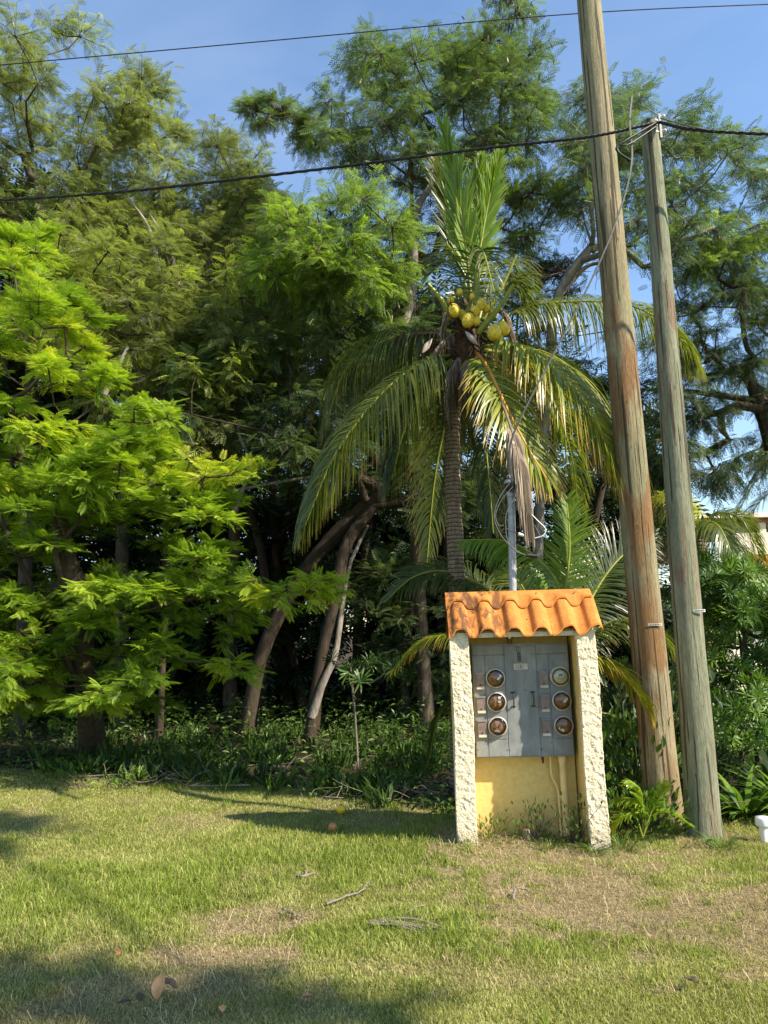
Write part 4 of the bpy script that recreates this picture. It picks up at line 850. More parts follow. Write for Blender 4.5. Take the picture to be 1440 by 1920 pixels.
tree('leucaena_tree', 'olive green tree with a pointed top third from the left edge', 'tree', GT,
  [at(230, 1290, 15), at(230, 1000, 15), at(240, 700, 14.6), at(190, 380, 14.2)], .13,
  [dict(poly=[(205, 170), (240, 130), (290, 145), (325, 220), (355, 300), (385, 400), (420, 560), (380, 700), (180, 700), (150, 520), (150, 330)], Y=14, dY=1.4, n=90, R=.7, sc=.26, mat='leaf_olive', nt=10, nl=7, tint=.48, hang=.35)],
  'bark_brown', 103, pods=900, limbs=[(ats((300, 520, 12.7), (280, 430, 12.7), (240, 370, 12.7)), .05, .015), (ats((340, 560, 12.7), (320, 470, 12.7), (280, 400, 12.7)), .05, .015)])
tree('leucaena_tree', 'shorter rounded olive tree in the dip of the skyline left of centre', 'tree', GT,
  [at(430, 1300, 15.5), at(440, 1000, 15.5), at(430, 700, 15), at(420, 480, 14.5)], .12,
  [dict(poly=[(395, 290), (420, 255), (455, 275), (475, 330), (530, 400), (560, 570), (520, 700), (380, 700), (380, 400)], Y=14.2, dY=1.2, n=84, R=.62, sc=.25, mat='leaf_olive', nt=10, nl=7, tint=.42, hang=.35)],
  'bark_brown', 104, pods=600, limbs=[(ats((500, 520, 11.9), (470, 500, 11.9), (430, 505, 11.9), (395, 530, 11.9)), .03, .012), (ats((520, 640, 11.7), (490, 600, 11.7), (440, 590, 11.7)), .03, .01)])
tree('spreading_tree', 'largest spreading tree standing tall behind the coconut palm', 'tree', GT,
  [at(800, 1330, 13), at(780, 1000, 13), at(762, 700, 12.8), at(765, 540, 12.6), at(775, 430, 12.5)], .11,
  [dict(poly=[(640, 110), (700, 60), (760, 95), (800, 60), (860, 95), (930, 40), (990, 70), (1000, 150), (1010, 220), (980, 290), (930, 330), (760, 320), (660, 310), (590, 270), (580, 220), (640, 170)], Y=12.5, dY=1.3, n=76, R=.58, sc=.25, mat='leaf_green', nt=10, nl=6, tint=.4, hang=.3),
   dict(poly=[(455, 185), (490, 180), (560, 210), (600, 260), (540, 250), (470, 205)], Y=12.5, dY=.3, n=9, R=.3, sc=.24, mat='leaf_green', nt=8, nl=6, tint=.5, hang=.3),
   dict(poly=[(940, -60), (980, -40), (990, 20), (960, 30)], Y=12.5, dY=.4, n=5, R=.5, sc=.24, mat='leaf_green', nt=8, nl=6, tint=.5),
   dict(poly=[(540, 400), (700, 370), (740, 430), (740, 520), (620, 560), (500, 530), (500, 440)], Y=11, dY=.8, n=46, R=.5, sc=.24, mat='leaf_green', nt=10, nl=6, tint=.75, hang=.25),
   dict(poly=[(940, 360), (1030, 340), (1060, 420), (1010, 480), (950, 440)], Y=12.5, dY=.6, n=12, R=.45, sc=.24, mat='leaf_green', nt=9, nl=6, tint=.65),
   dict(poly=[(740, 330), (960, 330), (1000, 480), (960, 560), (780, 600), (740, 480)], Y=13, dY=.8, n=30, R=.48, sc=.24, mat='leaf_green', nt=9, nl=6, tint=.45, hang=.25),
   dict(poly=[(600, 500), (740, 520), (740, 700), (600, 720), (520, 620)], Y=12.6, dY=1., n=30, R=.5, sc=.23, mat='leaf_olive', nt=9, nl=6, tint=.35)],
  'bark_brown', 105, pods=700, limbs=[(ats((758, 610, 12.), (768, 560, 12.), (745, 510, 12.), (700, 465, 12.), (660, 450, 12.)), .085, .035), (ats((762, 700, 12.6), (775, 500, 12.4), (780, 400, 12.3), (820, 330, 12.3)), .1, .05)])
tree('spreading_tree', 'dark green spreading tree behind the two poles on the right', 'tree', GT,
  [at(1010, 1330, 12.5), at(1010, 1000, 12.5), at(1030, 700, 12.3), at(1045, 560, 12), at(1110, 460, 11.8)], .085,
  [dict(poly=[(1060, 320), (1100, 180), (1180, 150), (1250, 200), (1330, 240), (1380, 260), (1440, 320), (1560, 260), (1560, 600), (1400, 560), (1300, 520), (1180, 470), (1080, 420)], Y=12, dY=1.3, n=104, R=.55, sc=.24, mat='leaf_green', nt=9, nl=6, tint=.38, hang=.3),
   dict(poly=[(990, 480), (1100, 520), (1150, 640), (1060, 690), (980, 640)], Y=12.5, dY=.7, n=16, R=.42, sc=.22, mat='leaf_dark', nt=8, nl=6, tint=.5)],
  'bark_grey', 106, pods=600, limbs=[(ats((1110, 470, 11.8), (1180, 420, 11.8), (1250, 380, 11.6)), .06, .02), (ats((1045, 560, 12), (1100, 500, 12), (1150, 495, 11.8)), .05, .02)])
tree('broadleaf_tree', 'dark drooping tree at the right edge with sky showing through below', 'tree', GT,
  [at(1500, 1300, 12), at(1480, 1000, 12), at(1440, 800, 12), at(1400, 700, 12)], .15,
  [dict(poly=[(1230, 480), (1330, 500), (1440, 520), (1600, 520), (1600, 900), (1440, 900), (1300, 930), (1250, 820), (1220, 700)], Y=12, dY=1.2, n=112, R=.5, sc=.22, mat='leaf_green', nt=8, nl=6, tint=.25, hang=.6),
   dict(poly=[(1250, 440), (1340, 420), (1400, 470), (1330, 520), (1260, 510)], Y=11.5, dY=.5, n=9, R=.4, sc=.22, mat='leaf_green', nt=8, nl=6, tint=.75),
   dict(poly=[(1100, 700), (1230, 720), (1240, 900), (1120, 900)], Y=12.5, dY=.8, n=20, R=.45, sc=.22, mat='leaf_dark', nt=8, nl=6, tint=.4, hang=.5)],
  'bark_brown', 107, limbs=[(ats((1480, 760, 12), (1300, 735, 12), (1200, 730, 12)), .07, .02)])
tree('leaning_tree', 'dark tree with a thick trunk leaning right under the canopy left of centre', 'tree', GT,
  [at(460, 1350, 12.6), at(490, 1230, 12.6), at(560, 1090, 12.4), at(640, 990, 12.2), at(720, 920, 12)], .12,
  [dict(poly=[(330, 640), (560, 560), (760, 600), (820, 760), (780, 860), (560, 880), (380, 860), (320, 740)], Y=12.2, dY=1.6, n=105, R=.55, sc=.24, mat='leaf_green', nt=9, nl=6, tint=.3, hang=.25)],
  'bark_dark', 108, limbs=[(ats((440, 960, 11.3), (460, 905, 11.3), (470, 850, 11.3), (500, 790, 11.3)), .035, .015), (ats((470, 860, 11.3), (450, 820, 11.3), (445, 790, 11.3)), .03, .012), (ats((400, 930, 11.5), (480, 912, 11.5), (590, 893, 11.5)), .035, .02)])
tree('leaning_tree', 'forked pale trunk leaning right in the dark beside the sapling', 'tree', GT,
  [at(580, 1352, 12.), at(600, 1250, 12.), at(625, 1140, 12.), at(650, 1020, 12), at(700, 950, 12)], .1,
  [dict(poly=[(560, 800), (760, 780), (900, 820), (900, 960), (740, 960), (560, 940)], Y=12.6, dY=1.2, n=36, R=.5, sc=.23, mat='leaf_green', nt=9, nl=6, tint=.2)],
  'bark_dark', 109, limbs=[(ats((585, 1345, 11.95), (605, 1280, 11.9), (628, 1230, 11.9), (640, 1150, 11.95), (655, 1060, 12.1), (690, 985, 12.2)), .075, .025)])
tree('understory_tree', 'shaded bushy tree low behind the leaning trunks', 'tree', GT,
  [at(760, 1340, 14), at(760, 1240, 14), at(770, 1150, 14), at(780, 1080, 14)], .08,
  [dict(poly=[(680, 1050), (860, 1050), (880, 1280), (740, 1290), (660, 1200)], Y=13.6, dY=.8, n=38, R=.45, sc=.2, mat='leaf_green', nt=8, nl=6, tint=.45)],
  'bark_dark', 110)
tree('understory_tree', 'mid green bushy tree filling the gap between bright tree and skyline trees', 'tree', GT,
  [at(300, 1330, 12), at(310, 1100, 12), at(310, 900, 12), at(300, 700, 12)], .05,
  [dict(poly=[(60, 420), (240, 460), (420, 470), (500, 560), (520, 740), (400, 900), (180, 800), (60, 600)], Y=12, dY=1.1, n=92, R=.55, sc=.23, mat='leaf_olive', nt=9, nl=6, tint=.55, hang=.2, cv=.7)],
  'bark_dark', 111, pods=300, limbs=[(ats((205, 720, 10.9), (180, 690, 10.9), (160, 660, 10.9)), .06, .03), (ats((195, 740, 10.9), (225, 680, 10.9), (240, 650, 10.9)), .05, .02)])
# tree standing to the right of the photographer whose boughs shade the lawn
sbase = np.array([13.4, -2.2, 0.]); sroot = empty('shade_tree', sbase, 'tall leafy tree beside the viewer casting shade on the lawn', 'tree')
rg = np.random.default_rng(77); tm = MB(); cm = MB()
C = []
for (sx, sy), hgt, rx, ry, rz_, n_ in (((-.7, 3.7), 9.5, .9, .2, .3, 15), ((-2.3, 3.95), 9.5, 1.0, .3, .35, 17), ((-3.9, 7.25), 12.2, .75, .35, .3, 34), ((-3.7, 6.5), 12., .5, .2, .2, 12), ((1.2, 2.6), 9, .8, .3, .4, 7), ((-4.2, 3.0), 10.5, 1., .8, .6, 12)):
    c0 = np.array([sx+1.05*hgt, sy-.60*hgt, hgt])
    for _ in range(n_):
        v = rg.standard_normal(3); v /= np.linalg.norm(v); C.append(c0+v*rg.random()**.5*np.array([rx, ry, rz_]))
C = np.array(C); foliage(cm, rg, C, .38, LEAF, 8, 6, .13, .5, 0, None, (tm, .006)); skeleton(tm, rg, [sbase, sbase+[.1, 0, 3.2], sbase+[0, .1, 6.2], sbase+[-.6, .2, 9.]], .1, C, expo=1.7, rmin=.004)
tm.build('trunk', 'bark_brown', sroot, sbase); cm.build('crown', 'leaf_glossy', sroot, sbase)

# far woodland mass
rg = np.random.default_rng(200); wm = MB()
C1 = clusters(rg, [(-500, 250), (-100, 300), (150, 360), (520, 470), (720, 560), (860, 620), (1000, 680), (1160, 760), (1240, 900), (1240, 1330), (-500, 1330)], 19, 2.2, 430, 1.3)
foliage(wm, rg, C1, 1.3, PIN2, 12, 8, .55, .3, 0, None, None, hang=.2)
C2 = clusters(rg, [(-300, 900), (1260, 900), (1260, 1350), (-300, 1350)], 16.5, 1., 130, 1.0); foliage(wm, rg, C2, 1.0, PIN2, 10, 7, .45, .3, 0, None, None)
for k in range(26):
    x = rg.uniform(-9, 7); y = rg.uniform(15.5, 19); wm.tube(cr([(x, y, 0), (x+rg.uniform(-.6, .6), y, 3), (x+rg.uniform(-1.2, 1.2), y, 7)], 8), np.linspace(.13, .06, 8), 7, 1, rnd=.5)
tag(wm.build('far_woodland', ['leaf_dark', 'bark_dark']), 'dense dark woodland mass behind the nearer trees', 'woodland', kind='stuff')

# ------------------------------------------------------------------ undergrowth
rg = np.random.default_rng(300); um = MB()
def scatter(n, y0, y1, pad=.1):
    y = rg.uniform(y0, y1, n); x = rg.uniform(-.66, .62, n)*y; k = (y > edge_y(x)+pad) & ~((x > 2.35) & (y < 7.6)); return x[k], y[k]
x, y = scatter(1500, 6.4, 15.5); m_ = len(x); hh = rg.uniform(.08, .3, m_)*np.clip((y-edge_y(x))*.6+.3, .3, 2.4)*(.5+fbm(x*1.3, y*1.3))
n_ = 16; X = np.repeat(x, n_)+rg.standard_normal(m_*n_)*.13; Yv = np.repeat(y, n_)+rg.standard_normal(m_*n_)*.13; Zv = np.repeat(hh, n_)*rg.random(m_*n_)+.02; T_ = np.repeat(rg.random(m_), n_)
d = rg.standard_normal((m_*n_, 3)); d[:, 2] = d[:, 2]*.4; nor = np.array([0, 0, 1.])+rg.standard_normal((m_*n_, 3))*.4
inst(um, LEAF, np.stack([X, Yv, Zv], -1), d, nor, rg.uniform(.05, .11, m_*n_), np.clip(T_*.6+.4*rg.random(m_*n_), 0, 1), 0)
x, y = scatter(1500, 6.4, 14, -.25); kq_ = rg.random(len(x)) < np.clip((fbm(x*1.7+2, y*1.7)-.42)*5, 0, 1); x, y = x[kq_], y[kq_]; m_ = len(x); n_ = 20; X = np.repeat(x, n_)+rg.standard_normal(m_*n_)*.05; Yv = np.repeat(y, n_)+rg.standard_normal(m_*n_)*.05
d = rg.standard_normal((m_*n_, 3))*.45; d[:, 2] = 1; inst(um, LANCE, np.stack([X, Yv, 0*X], -1), d, rg.standard_normal((m_*n_, 3))*[1, 1, .1]+[0, 0, .3], rg.uniform(.06, .3, m_*n_), rg.random(m_*n_)*.9, 0)
x, y = scatter(700, 6.5, 13, -.2); m_ = len(x); A0 = np.stack([x, y, rg.uniform(.0, .12, m_)], -1); dd = rg.standard_normal((m_, 3))*[.35, .3, .08]; prisms(um, A0, A0+dd, np.full(m_, .005), np.full(m_, .003), 1)
tag(um.build('undergrowth', ['leaf_under', 'twig_dry']), 'tangled low weeds and leaf litter under the trees', 'undergrowth', kind='stuff')

def plant(name, label, cat, base, tpl, n, spread, h, sc, mat, seed, group=None, hang=0, stems=0, dirs_up=.6, tint=.5, bark_='bark_brown'):
    rg = np.random.default_rng(seed); base = np.array(base, float); root = empty(name, base, label, cat, group); m = MB()
    P_ = base+rg.standard_normal((n, 3))*[spread, spread, 0]; P_[:, 2] = rg.random(n)*h+.02; d = nrm(P_-base+[0, 0, .01])+rg.standard_normal((n, 3))*.4; d[:, 2] += dirs_up-hang
    inst(m, tpl, P_, d, np.array([0, 0, 1.])+rg.standard_normal((n, 3))*.4, sc*rg.uniform(.7, 1.2, n), np.clip(tint+.5*(rg.random(n)-.5), 0, 1)); m.build('foliage', mat, root, base)
    if stems:
        s = MB()
        for k in range(min(n, stems)): s.tube(cr([base+rg.standard_normal(3)*[.03, .03, 0], (base+P_[k])/2+rg.standard_normal(3)*.03, P_[k]], 7), np.linspace(.012, .005, 7)*min(1, h*.9), 5)
        s.build('stem', bark_, root, base)
    return root
def strapclump(name, label, cat, base, n, L, w, mat, seed, grav=.25, tint=(.2, .9), group=None, up=1.6):
    rg = np.random.default_rng(seed); base = np.array(base, float); m = MB(); K = 7
    a = rg.uniform(0, 2*pi, n); d = nrm(np.stack([np.cos(a), np.sin(a), rg.uniform(.4, up, n)], -1)); P_ = base+np.stack([np.cos(a), np.sin(a), 0*a], -1)*rg.uniform(0, .09, n)[:, None]
    W = nrm(np.cross(d, [0, 0, 1.])); LL = L*rg.uniform(.6, 1.1, n); ring = []; ws = np.array([.6, .9, 1, 1, .85, .6, .3, .03])*w
    for k in range(K+1):
        ring.append(np.stack([P_-W*ws[k]*.5, P_+W*ws[k]*.5], 1)); P_ = P_+d*(LL/K)[:, None]; d = d.copy(); d[:, 2] -= grav*rg.uniform(.5, 1.4, n); d = nrm(d)
    V = np.stack(ring, 1).reshape(n, -1, 3); kq = np.arange(K)[:, None]*2+np.array([[0, 1, 3, 2]])
    m.add(V.reshape(-1, 3), (kq[None]+(np.arange(n)*2*(K+1))[:, None, None]).reshape(-1, 4), 0, True, rnd=np.repeat(rg.uniform(*tint, n), 2*(K+1)), tip=np.tile(np.repeat(np.linspace(0, 1, K+1), 2), n))
    o = m.build(name, mat, None, base); o.location = tuple(base); return tag(o, label, cat, group)
GS = 'strappy leaved plants by the right pole'
strapclump('spider_lily', 'clump of bright green strap leaves low beside the greenish pole', 'plant', gp(1400, 1530), 75, .62, .05, 'leaf_glossy', 1, .16, group=GS)
strapclump('spider_lily', 'darker strap leaf clump behind the bright one at the right edge', 'plant', at(1445, 1440, 7.6)*[1, 1, 0], 60, .8, .06, 'leaf_dark', 2, .14, group=GS)
strapclump('spider_lily', 'strap leaf clump half cut off by the right picture edge', 'plant', at(1490, 1500, 6.9)*[1, 1, 0], 70, .65, .05, 'leaf_glossy', 3, .15, group=GS)
strapclump('sansevieria', 'dark spiky rosette in the shaded undergrowth left of centre', 'plant', at(352, 1440, 9.6)*[1, 1, 0], 26, .6, .055, 'leaf_under', 4, .04, (.1, .5))
strapclump('weed_tuft', 'grassy weed tuft at the foot of the greenish pole', 'weed', gp(1350, 1590), 60, .22, .008, 'leaf_under', 5, .2, (.4, 1))
strapclump('weed_tuft', 'dry grassy tuft against the outer foot of the right column', 'weed', gp(1165, 1590), 60, .25, .008, 'leaf_under', 6, .2, (.6, 1))
for k, (u, v, lb) in enumerate(((.3, .2, 'wispy weed inside the hut near the left column'), (.62, .22, 'taller weed in the middle of the hut floor against the wall'), (.93, .12, 'weedy tuft inside the hut beside the right column'))):
    plant('weed', lb, 'weed', hw(u, v, 0), LEAF, 130, .1, .2+.08*k, .04, 'leaf_under', 20+k, 'weeds growing in the hut', stems=14, tint=.6)
    strapclump('weed_tuft', 'fine grass tuft '+('by the left column foot', 'in the centre of the hut opening', 'in front of the right column')[k], 'weed', hw(u+.08, v-.15, 0), 90, .2, .006, 'leaf_under', 30+k, .25, (.5, 1), 'grass tufts round the hut')
m = MB(); m.lathe([(0, 0), (.038, 0), (.037, .1), (.03, .11), (0, .11)], hw(.56, .25, .0)); tag(m.build('stone_block', 'stone'), 'small rounded concrete stub standing in the weeds inside the hut', 'stone', 'concrete stubs in the hut')
m = MB(); m.lathe([(0, 0), (.036, 0), (.034, .08), (.028, .09), (0, .09)], hw(.64, .26, .0)); tag(m.build('stone_block', 'stone'), 'shorter concrete stub right of its twin inside the hut', 'stone', 'concrete stubs in the hut')
# seedling palm at the pole foot
sb = gp(1205, 1575); sb[2] = 0; sp_ = empty('palm_seedling', sb, 'small bright palm seedling at the foot of the rusty pole', 'palm seedling')
for s_, ps in ((71, [(1205, 1570), (1215, 1530), (1195, 1500), (1155, 1498)]), (72, [(1205, 1570), (1225, 1530), (1255, 1525), (1290, 1545)]), (73, [(1205, 1570), (1205, 1520), (1200, 1480), (1180, 1465)]), (74, [(1205, 1570), (1222, 1520), (1240, 1490), (1250, 1475)]), (75, [(1205, 1570), (1190, 1530), (1165, 1535), (1150, 1560)])):
    frond(pts=ats(*[(a, b, sb[1]-.02*(s_-70)) for a, b in ps]), Ll=.2, mat='frond_fresh', seed=s_, n=16, grav=.25, w=.022, rr=.006, t0=.3, root=sp_, off=sb)
GB = 'bushes between the hut and the poles'
plant('leafy_weed_bush', 'low leafy weed bush round the foot of the rusty pole', 'bush', gp(1220, 1580)+[0, .25, 0], LEAF, 420, .2, .3, .07, 'leaf_glossy', 41, GB, stems=20, tint=.45)
plant('leafy_bush', 'leafy bush just right of the hut at knee height', 'bush', at(1180, 1470, 7.0)*[1, 1, 0], LEAF, 420, .2, .8, .1, 'leaf_glossy', 42, GB, stems=24, tint=.4)
plant('leafy_bush', 'shaded broad leaved bush behind the hut and the rusty pole', 'bush', at(1190, 1400, 8.0)*[1, 1, 0], LEAF, 500, .35, 1.1, .17, 'leaf_dark', 43, GB, stems=24, tint=.7)
plant('leafy_bush', 'dim bush seen between the two poles', 'bush', at(1300, 1420, 8.0)*[1, 1, 0], LEAF, 500, .3, .9, .12, 'leaf_dark', 44, GB, stems=24, tint=.6)
# big lance leaved shrub at right
tree('frangipani_shrub', 'large shrub with whorls of long narrow glossy leaves right of the poles', 'shrub', None,
  [at(1420, 1420, 8.6)*[1, 1, 0], at(1420, 1330, 8.6), at(1400, 1250, 8.6), at(1390, 1180, 8.6)], .05,
  [dict(poly=[(1305, 1060), (1350, 1045), (1400, 1080), (1500, 1110), (1560, 1160), (1560, 1300), (1440, 1300), (1330, 1280), (1290, 1180)], Y=8.8, dY=.7, n=58, R=.3, sc=.2, mat='leaf_glossy', tpl=ROS, nt=4, nl=3, tint=.5, hang=-.4, cv=.6)], 'bark_brown', 120, tw=.012)
tree('frangipani_shrub', 'lower lance leaved shrub under the large one near the right edge', 'shrub', None,
  [at(1390, 1440, 8.0)*[1, 1, 0], at(1390, 1390, 8.0), at(1385, 1350, 8.0), at(1380, 1320, 8.)], .025,
  [dict(poly=[(1330, 1300), (1420, 1290), (1470, 1360), (1400, 1400), (1335, 1370)], Y=8., dY=.4, n=16, R=.24, sc=.17, mat='leaf_glossy', tpl=ROS, nt=4, nl=3, tint=.55, hang=-.4)], 'bark_brown', 121, tw=.008)
# sapling with leaf whorls in the gap
tree('sapling', 'thin sapling with star shaped leaf whorls in the shade left of the hut', 'sapling', None,
  [at(672, 1430, 9.6)*[1, 1, 0], at(668, 1380, 9.6), at(665, 1330, 9.6), at(660, 1280, 9.6)], .014,
  [dict(poly=[(610, 1235), (740, 1235), (740, 1270), (690, 1290), (620, 1270)], Y=9.6, dY=.4, n=9, R=.16, sc=.2, mat='leaf_glossy', tpl=ROS, nt=2, nl=1, tint=.15, hang=-.6)], 'twig_dry', 122, tw=.006)
plant('leafy_weed', 'young leafy weed on the lawn edge near the bright tree', 'weed', gp(150, 1465), LEAF, 120, .3, .18, .09, 'leaf_glossy', 46, 'weeds along the lawn edge', stems=12, tint=.5)
plant('leafy_weed', 'pale leafy weed below the twig pile', 'weed', gp(240, 1478), LEAF, 70, .14, .16, .08, 'leaf_glossy', 47, 'weeds along the lawn edge', stems=12, tint=.7)
plant('leafy_weed', 'sunlit leafy patch just behind the fallen yellow fruit', 'weed', gp(670, 1490), LEAF, 200, .28, .16, .06, 'leaf_glossy', 48, 'weeds along the lawn edge', stems=12, tint=.8)
def pile(name, label, base, n, spread, L, seed, group=None, r=.006, zz=.2):
    rg = np.random.default_rng(seed); m = MB(); base = np.array(base)
    for k in range(n):
        a = rg.uniform(0, 2*pi); p = base+rg.standard_normal(3)*[spread[0], spread[1], 0]; p[2] = rg.uniform(.01, zz)*.6; d = np.array([cos(a), sin(a)*.6, rg.uniform(-.1, .45)])*L*rg.uniform(.4, 1)
        m.tube(cr([p, p+d*.5+rg.standard_normal(3)*.05, p+d], 8), np.linspace(r*rg.uniform(.6, 1.4), r*.4, 8), 5)
    o = m.build(name, 'twig_dry', None, base); o.location = tuple(base); return tag(o, label, 'twig pile', group, 'stuff')
pile('twig_pile', 'pile of dry grey twigs at the lawn edge left of centre', gp(290, 1470), 70, (.6, .2), .45, 61, r=.0045)
pile('brush_pile', 'heap of dry brush and dead stalks left of the hut', gp(770, 1505), 90, (.45, .22), .4, 62, r=.0045)

# ------------------------------------------------------------------ things on the lawn
def stick(label, pts, r, seed, forks=()):
    m = MB(); P_ = np.array([gp(a, b)+[0, 0, gz(np.array(0.), np.array(0.))*0+h] for a, b, h in pts]); c_ = cr(P_, 16); c_ += np.random.default_rng(seed).standard_normal(c_.shape)*.004
    m.tube(c_, np.linspace(r, r*.5, 16), 6)
    for k, d in forks: m.tube(cr([c_[k], c_[k]+np.array(d)*.5+[0, 0, .01], c_[k]+np.array(d)], 6), np.linspace(r*.6, r*.25, 6), 5)
    return tag(m.build('fallen_stick', 'twig_dry'), label, 'stick', 'sticks lying on the lawn')
stick('longest curved grey stick lying in the middle of the lawn', [(612, 1703, .02), (640, 1695, .035), (668, 1685, .035), (700, 1676, .06)], .009, 1, ((12, (.05, .06, .03)), (13, (.06, -.02, .02))))
stick('short dark stick left of the long curved one beside the dry patch', [(530, 1714, .03), (550, 1722, .025), (575, 1728, .015)], .01, 2)
stick('forked pale stick above the palm litter in the lawn centre', [(755, 1722, .02), (775, 1716, .035), (797, 1710, .04)], .009, 3, ((4, (.03, -.09, 0)),))
stick('pale bark chip lying before the left column', [(785, 1611, .02), (805, 1609, .025), (830, 1608, .02)], .016, 4)
stick('small pale twig with two wings on the upper lawn', [(555, 1648, .02), (572, 1650, .03), (592, 1644, .03)], .012, 5, ((7, (.02, .06, .02)),))
stick('tan twig standing in the dry patch right of centre', [(962, 1690, .02), (970, 1682, .05), (995, 1680, .03)], .009, 6)
m = MB()
for q in range(14):
    a = (690+q*3, 1738+rng.uniform(-6, 6)); b = (830+rng.uniform(-40, 20), 1752+rng.uniform(-10, 10)); P_ = [gp(*a)+[0, 0, .025], gp((a[0]+b[0])/2, (a[1]+b[1])/2+rng.uniform(-6, 6))+[0, 0, .04], gp(*b)+[0, 0, .015]]; m.tube(cr(P_, 12), np.linspace(.008, .003, 12), 4)
tag(m.build('palm_litter', 'twig_dry'), 'fallen dry palm leaf strip lying on the grass in front of the hut', 'dead palm leaf')
def dleaf(label, px, py, L, ang, tilt, mat, seed, group='dead leaves on the lawn'):
    rg = np.random.default_rng(seed); c_ = gp(px, py)+[0, 0, .02]; n, k = 9, 5; V = np.zeros((n, k, 3))
    for i_ in range(n):
        t = i_/(n-1); w_ = .32*L*sin(pi*min(1, t*.93+.05))**.8
        for j_ in range(k):
            s_ = (j_/(k-1)-.5)*2; V[i_, j_] = (s_*w_, (t-.5)*L, .25*w_*s_*s_+.07*L*sin(t*5)+rg.uniform(-.004, .004))
    ca, sa = cos(ang), sin(ang); ct, st = cos(tilt), sin(tilt); Rz = np.array([[ca, -sa, 0], [sa, ca, 0], [0, 0, 1]]); Rx = np.array([[1, 0, 0], [0, ct, -st], [0, st, ct]])
    V = V.reshape(-1, 3)@(Rz@Rx).T; V[:, 2] -= V[:, 2].min()-.015; V = V+c_; i_, j_ = np.meshgrid(np.arange(n-1), np.arange(k-1), indexing='ij'); m = MB()
    F = np.stack([i_*k+j_, i_*k+j_+1, (i_+1)*k+j_+1, (i_+1)*k+j_], -1).reshape(-1, 4); m.add(V, F, 0, True); W = V-[0, 0, .0015]; m.add(W, F[:, ::-1], 0, True)
    m.tube([V[2], V[2]+(V[2]-V[12])*.5+[0, 0, .01]], .002, 4)
    return tag(m.build('dead_leaf', mat), label, 'leaf', group)
dleaf('large curled tan leaf lying in the shade at the bottom left', 298, 1885, .1, -.3, 1.15, 'deadleaf', 1)
dleaf('dark curled leaf right behind the large tan leaf', 315, 1868, .09, 1.4, .5, 'deadleaf_dark', 2)
dleaf('dark leaf fragment left of the large tan leaf', 262, 1888, .06, .4, .2, 'deadleaf_dark', 3)
dleaf('dark crumpled leaf furthest left of the large tan leaf', 232, 1896, .06, 1.9, .1, 'deadleaf_dark', 4)
dleaf('small orange leaf above the bottom left shade', 220, 1803, .05, .8, .2, 'fruit_o', 5)
dleaf('small brown leaf on the dry ground at lower right', 1297, 1855, .06, .8, .2, 'deadleaf_dark', 6)
dleaf('small tan leaf in the shaded grass at bottom centre', 575, 1888, .05, 2.2, .4, 'deadleaf', 7)
dleaf('pale leaf lying at the very bottom left of centre', 418, 1908, .06, .2, .1, 'deadleaf', 8)
def blob(name, label, px, py, r, mat, seed, bite=False):
    c_ = gp(px, py)+[0, 0, r*.85+.015]; rg = np.random.default_rng(seed); m = MB(); m.lathe([(r*sin(a)*(1+.06*sin(3*a)), -r*.9*cos(a)) for a in np.linspace(0, pi, 12)], c_, (.3, -.4, .8), 16); root = tag(m.build(name, mat, None, c_), label, 'fruit'); root.location = tuple(c_)
    if bite: q = MB(); q.lathe([(0, .004), (.6*r, .002), (.75*r, -.01)], c_+np.array([.02, -.018, .01]), (.7, -.6, .3), 12); q.lathe([(r*.2, 0), (r*.08, .01), (0, .012)], c_+[0, 0, r*.86], (0, 0, 1), 8, 1); q.build('open_flesh', ['tanlabel', 'fibre'], root, c_)
blob('fallen_fruit', 'bright yellow fallen fruit on the grass left of the hut', 640, 1529, .045, 'fruit_y', 1, True)
blob('fallen_fruit', 'dull orange fruit lying in the hut shadow', 624, 1562, .04, 'fruit_o', 2)
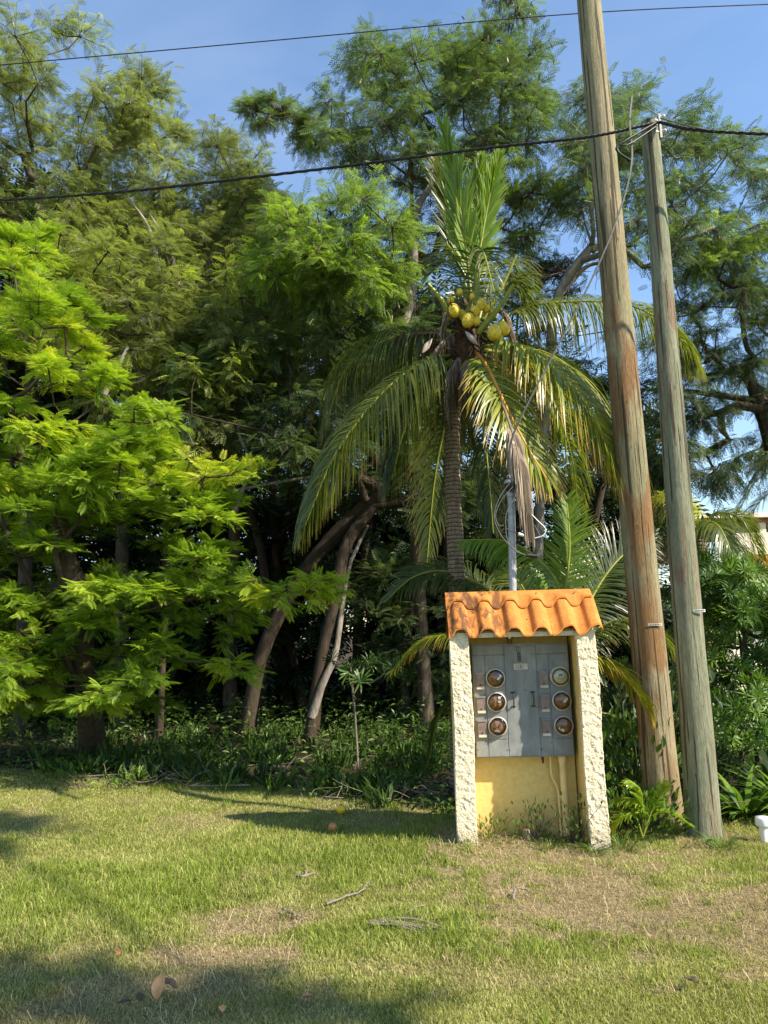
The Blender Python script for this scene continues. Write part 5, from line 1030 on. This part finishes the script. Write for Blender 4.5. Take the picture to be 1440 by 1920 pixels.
# white capped post at right edge
bb = gp(1434, 1578); bb[2] = 0; bo = empty('garden_bollard', bb, 'short white garden light post with a round cap at the right edge', 'garden light')
m = MB(); m.lathe([(.028, 0), (.028, .13)], bb, sides=18); m.build('post', 'white', bo, bb)
m = MB(); m.lathe([(.03, .118), (.052, .118), (.054, .125), (.054, .17), (.05, .182), (0, .188)], bb, sides=24); m.build('cap', 'white', bo, bb)

# ------------------------------------------------------------------ house at the right
hb = at(1500, 1200, 19.)*[1, 1, 0]; ho = empty('house', hb, 'cream house with a roof terrace and red tiles half hidden at the right edge', 'house')
def hx(px, py): return at(px, py, 19.)
xl = hx(1285, 1100)[0]; xr = xl+9; zb = hx(1400, 974)[2]; zt = hx(1400, 966)[2]; zp = hx(1400, 1002)[2]; zq = hx(1400, 1042)[2]; zr0 = hx(1400, 1062)[2]
m = MB(); m.box((xl+1.6, 19, 0), (xr, 24, zq+.02)); m.build('wall', 'house', ho, hb)
m = MB(); m.box((xl+1.2, 18.7, zq), (xr, 18.9, zp)); m.box((xl, 20.7, zq), (xl+1.1, 20.9, zp-.05)); m.build('parapet', 'house', ho, hb)
m = MB(); m.box((xl, 18.6, zb), (xr, 24, zt)); m.build('roof_slab', 'house', ho, hb)
m = MB(); m.box((xl+.1, 18.75, zb-.12), (xr-.1, 18.95, zb-.003)); m.build('beam', 'wood', ho, hb)
for x_ in (xl+.3, xl+1.95, xl+4.2, xl+6.5): m = MB(); m.box((x_, 18.78, zp-.02), (x_+.16, 18.92, zb-.12)); m.build('post', 'house', ho, hb)
m = MB()
for q in range(20):
    for r_ in range(4):
        x_ = xl+1.5+q*.2; p0 = np.array([x_, 18.65-r_*.16, zr0+.16-r_*.09]); m.tube([p0, p0+[0, -.2, -.07]], [.085, .1], 8, caps=True)
m.build('tile_roof', 'rooftile', ho, hb)
m = MB(); m.box((xl+2.2, 18.95, .9), (xl+3.4, 18.995, 2.1)); m.build('window', 'window_plastic', ho, hb)
# low garden wall glimpsed behind the right shrubs
m = MB(); m.box((5.5, 13, 0), (14, 13.2, 1.35)); tag(m.build('garden_wall', 'house'), 'low cream garden wall glimpsed behind the right shrubs', 'wall')
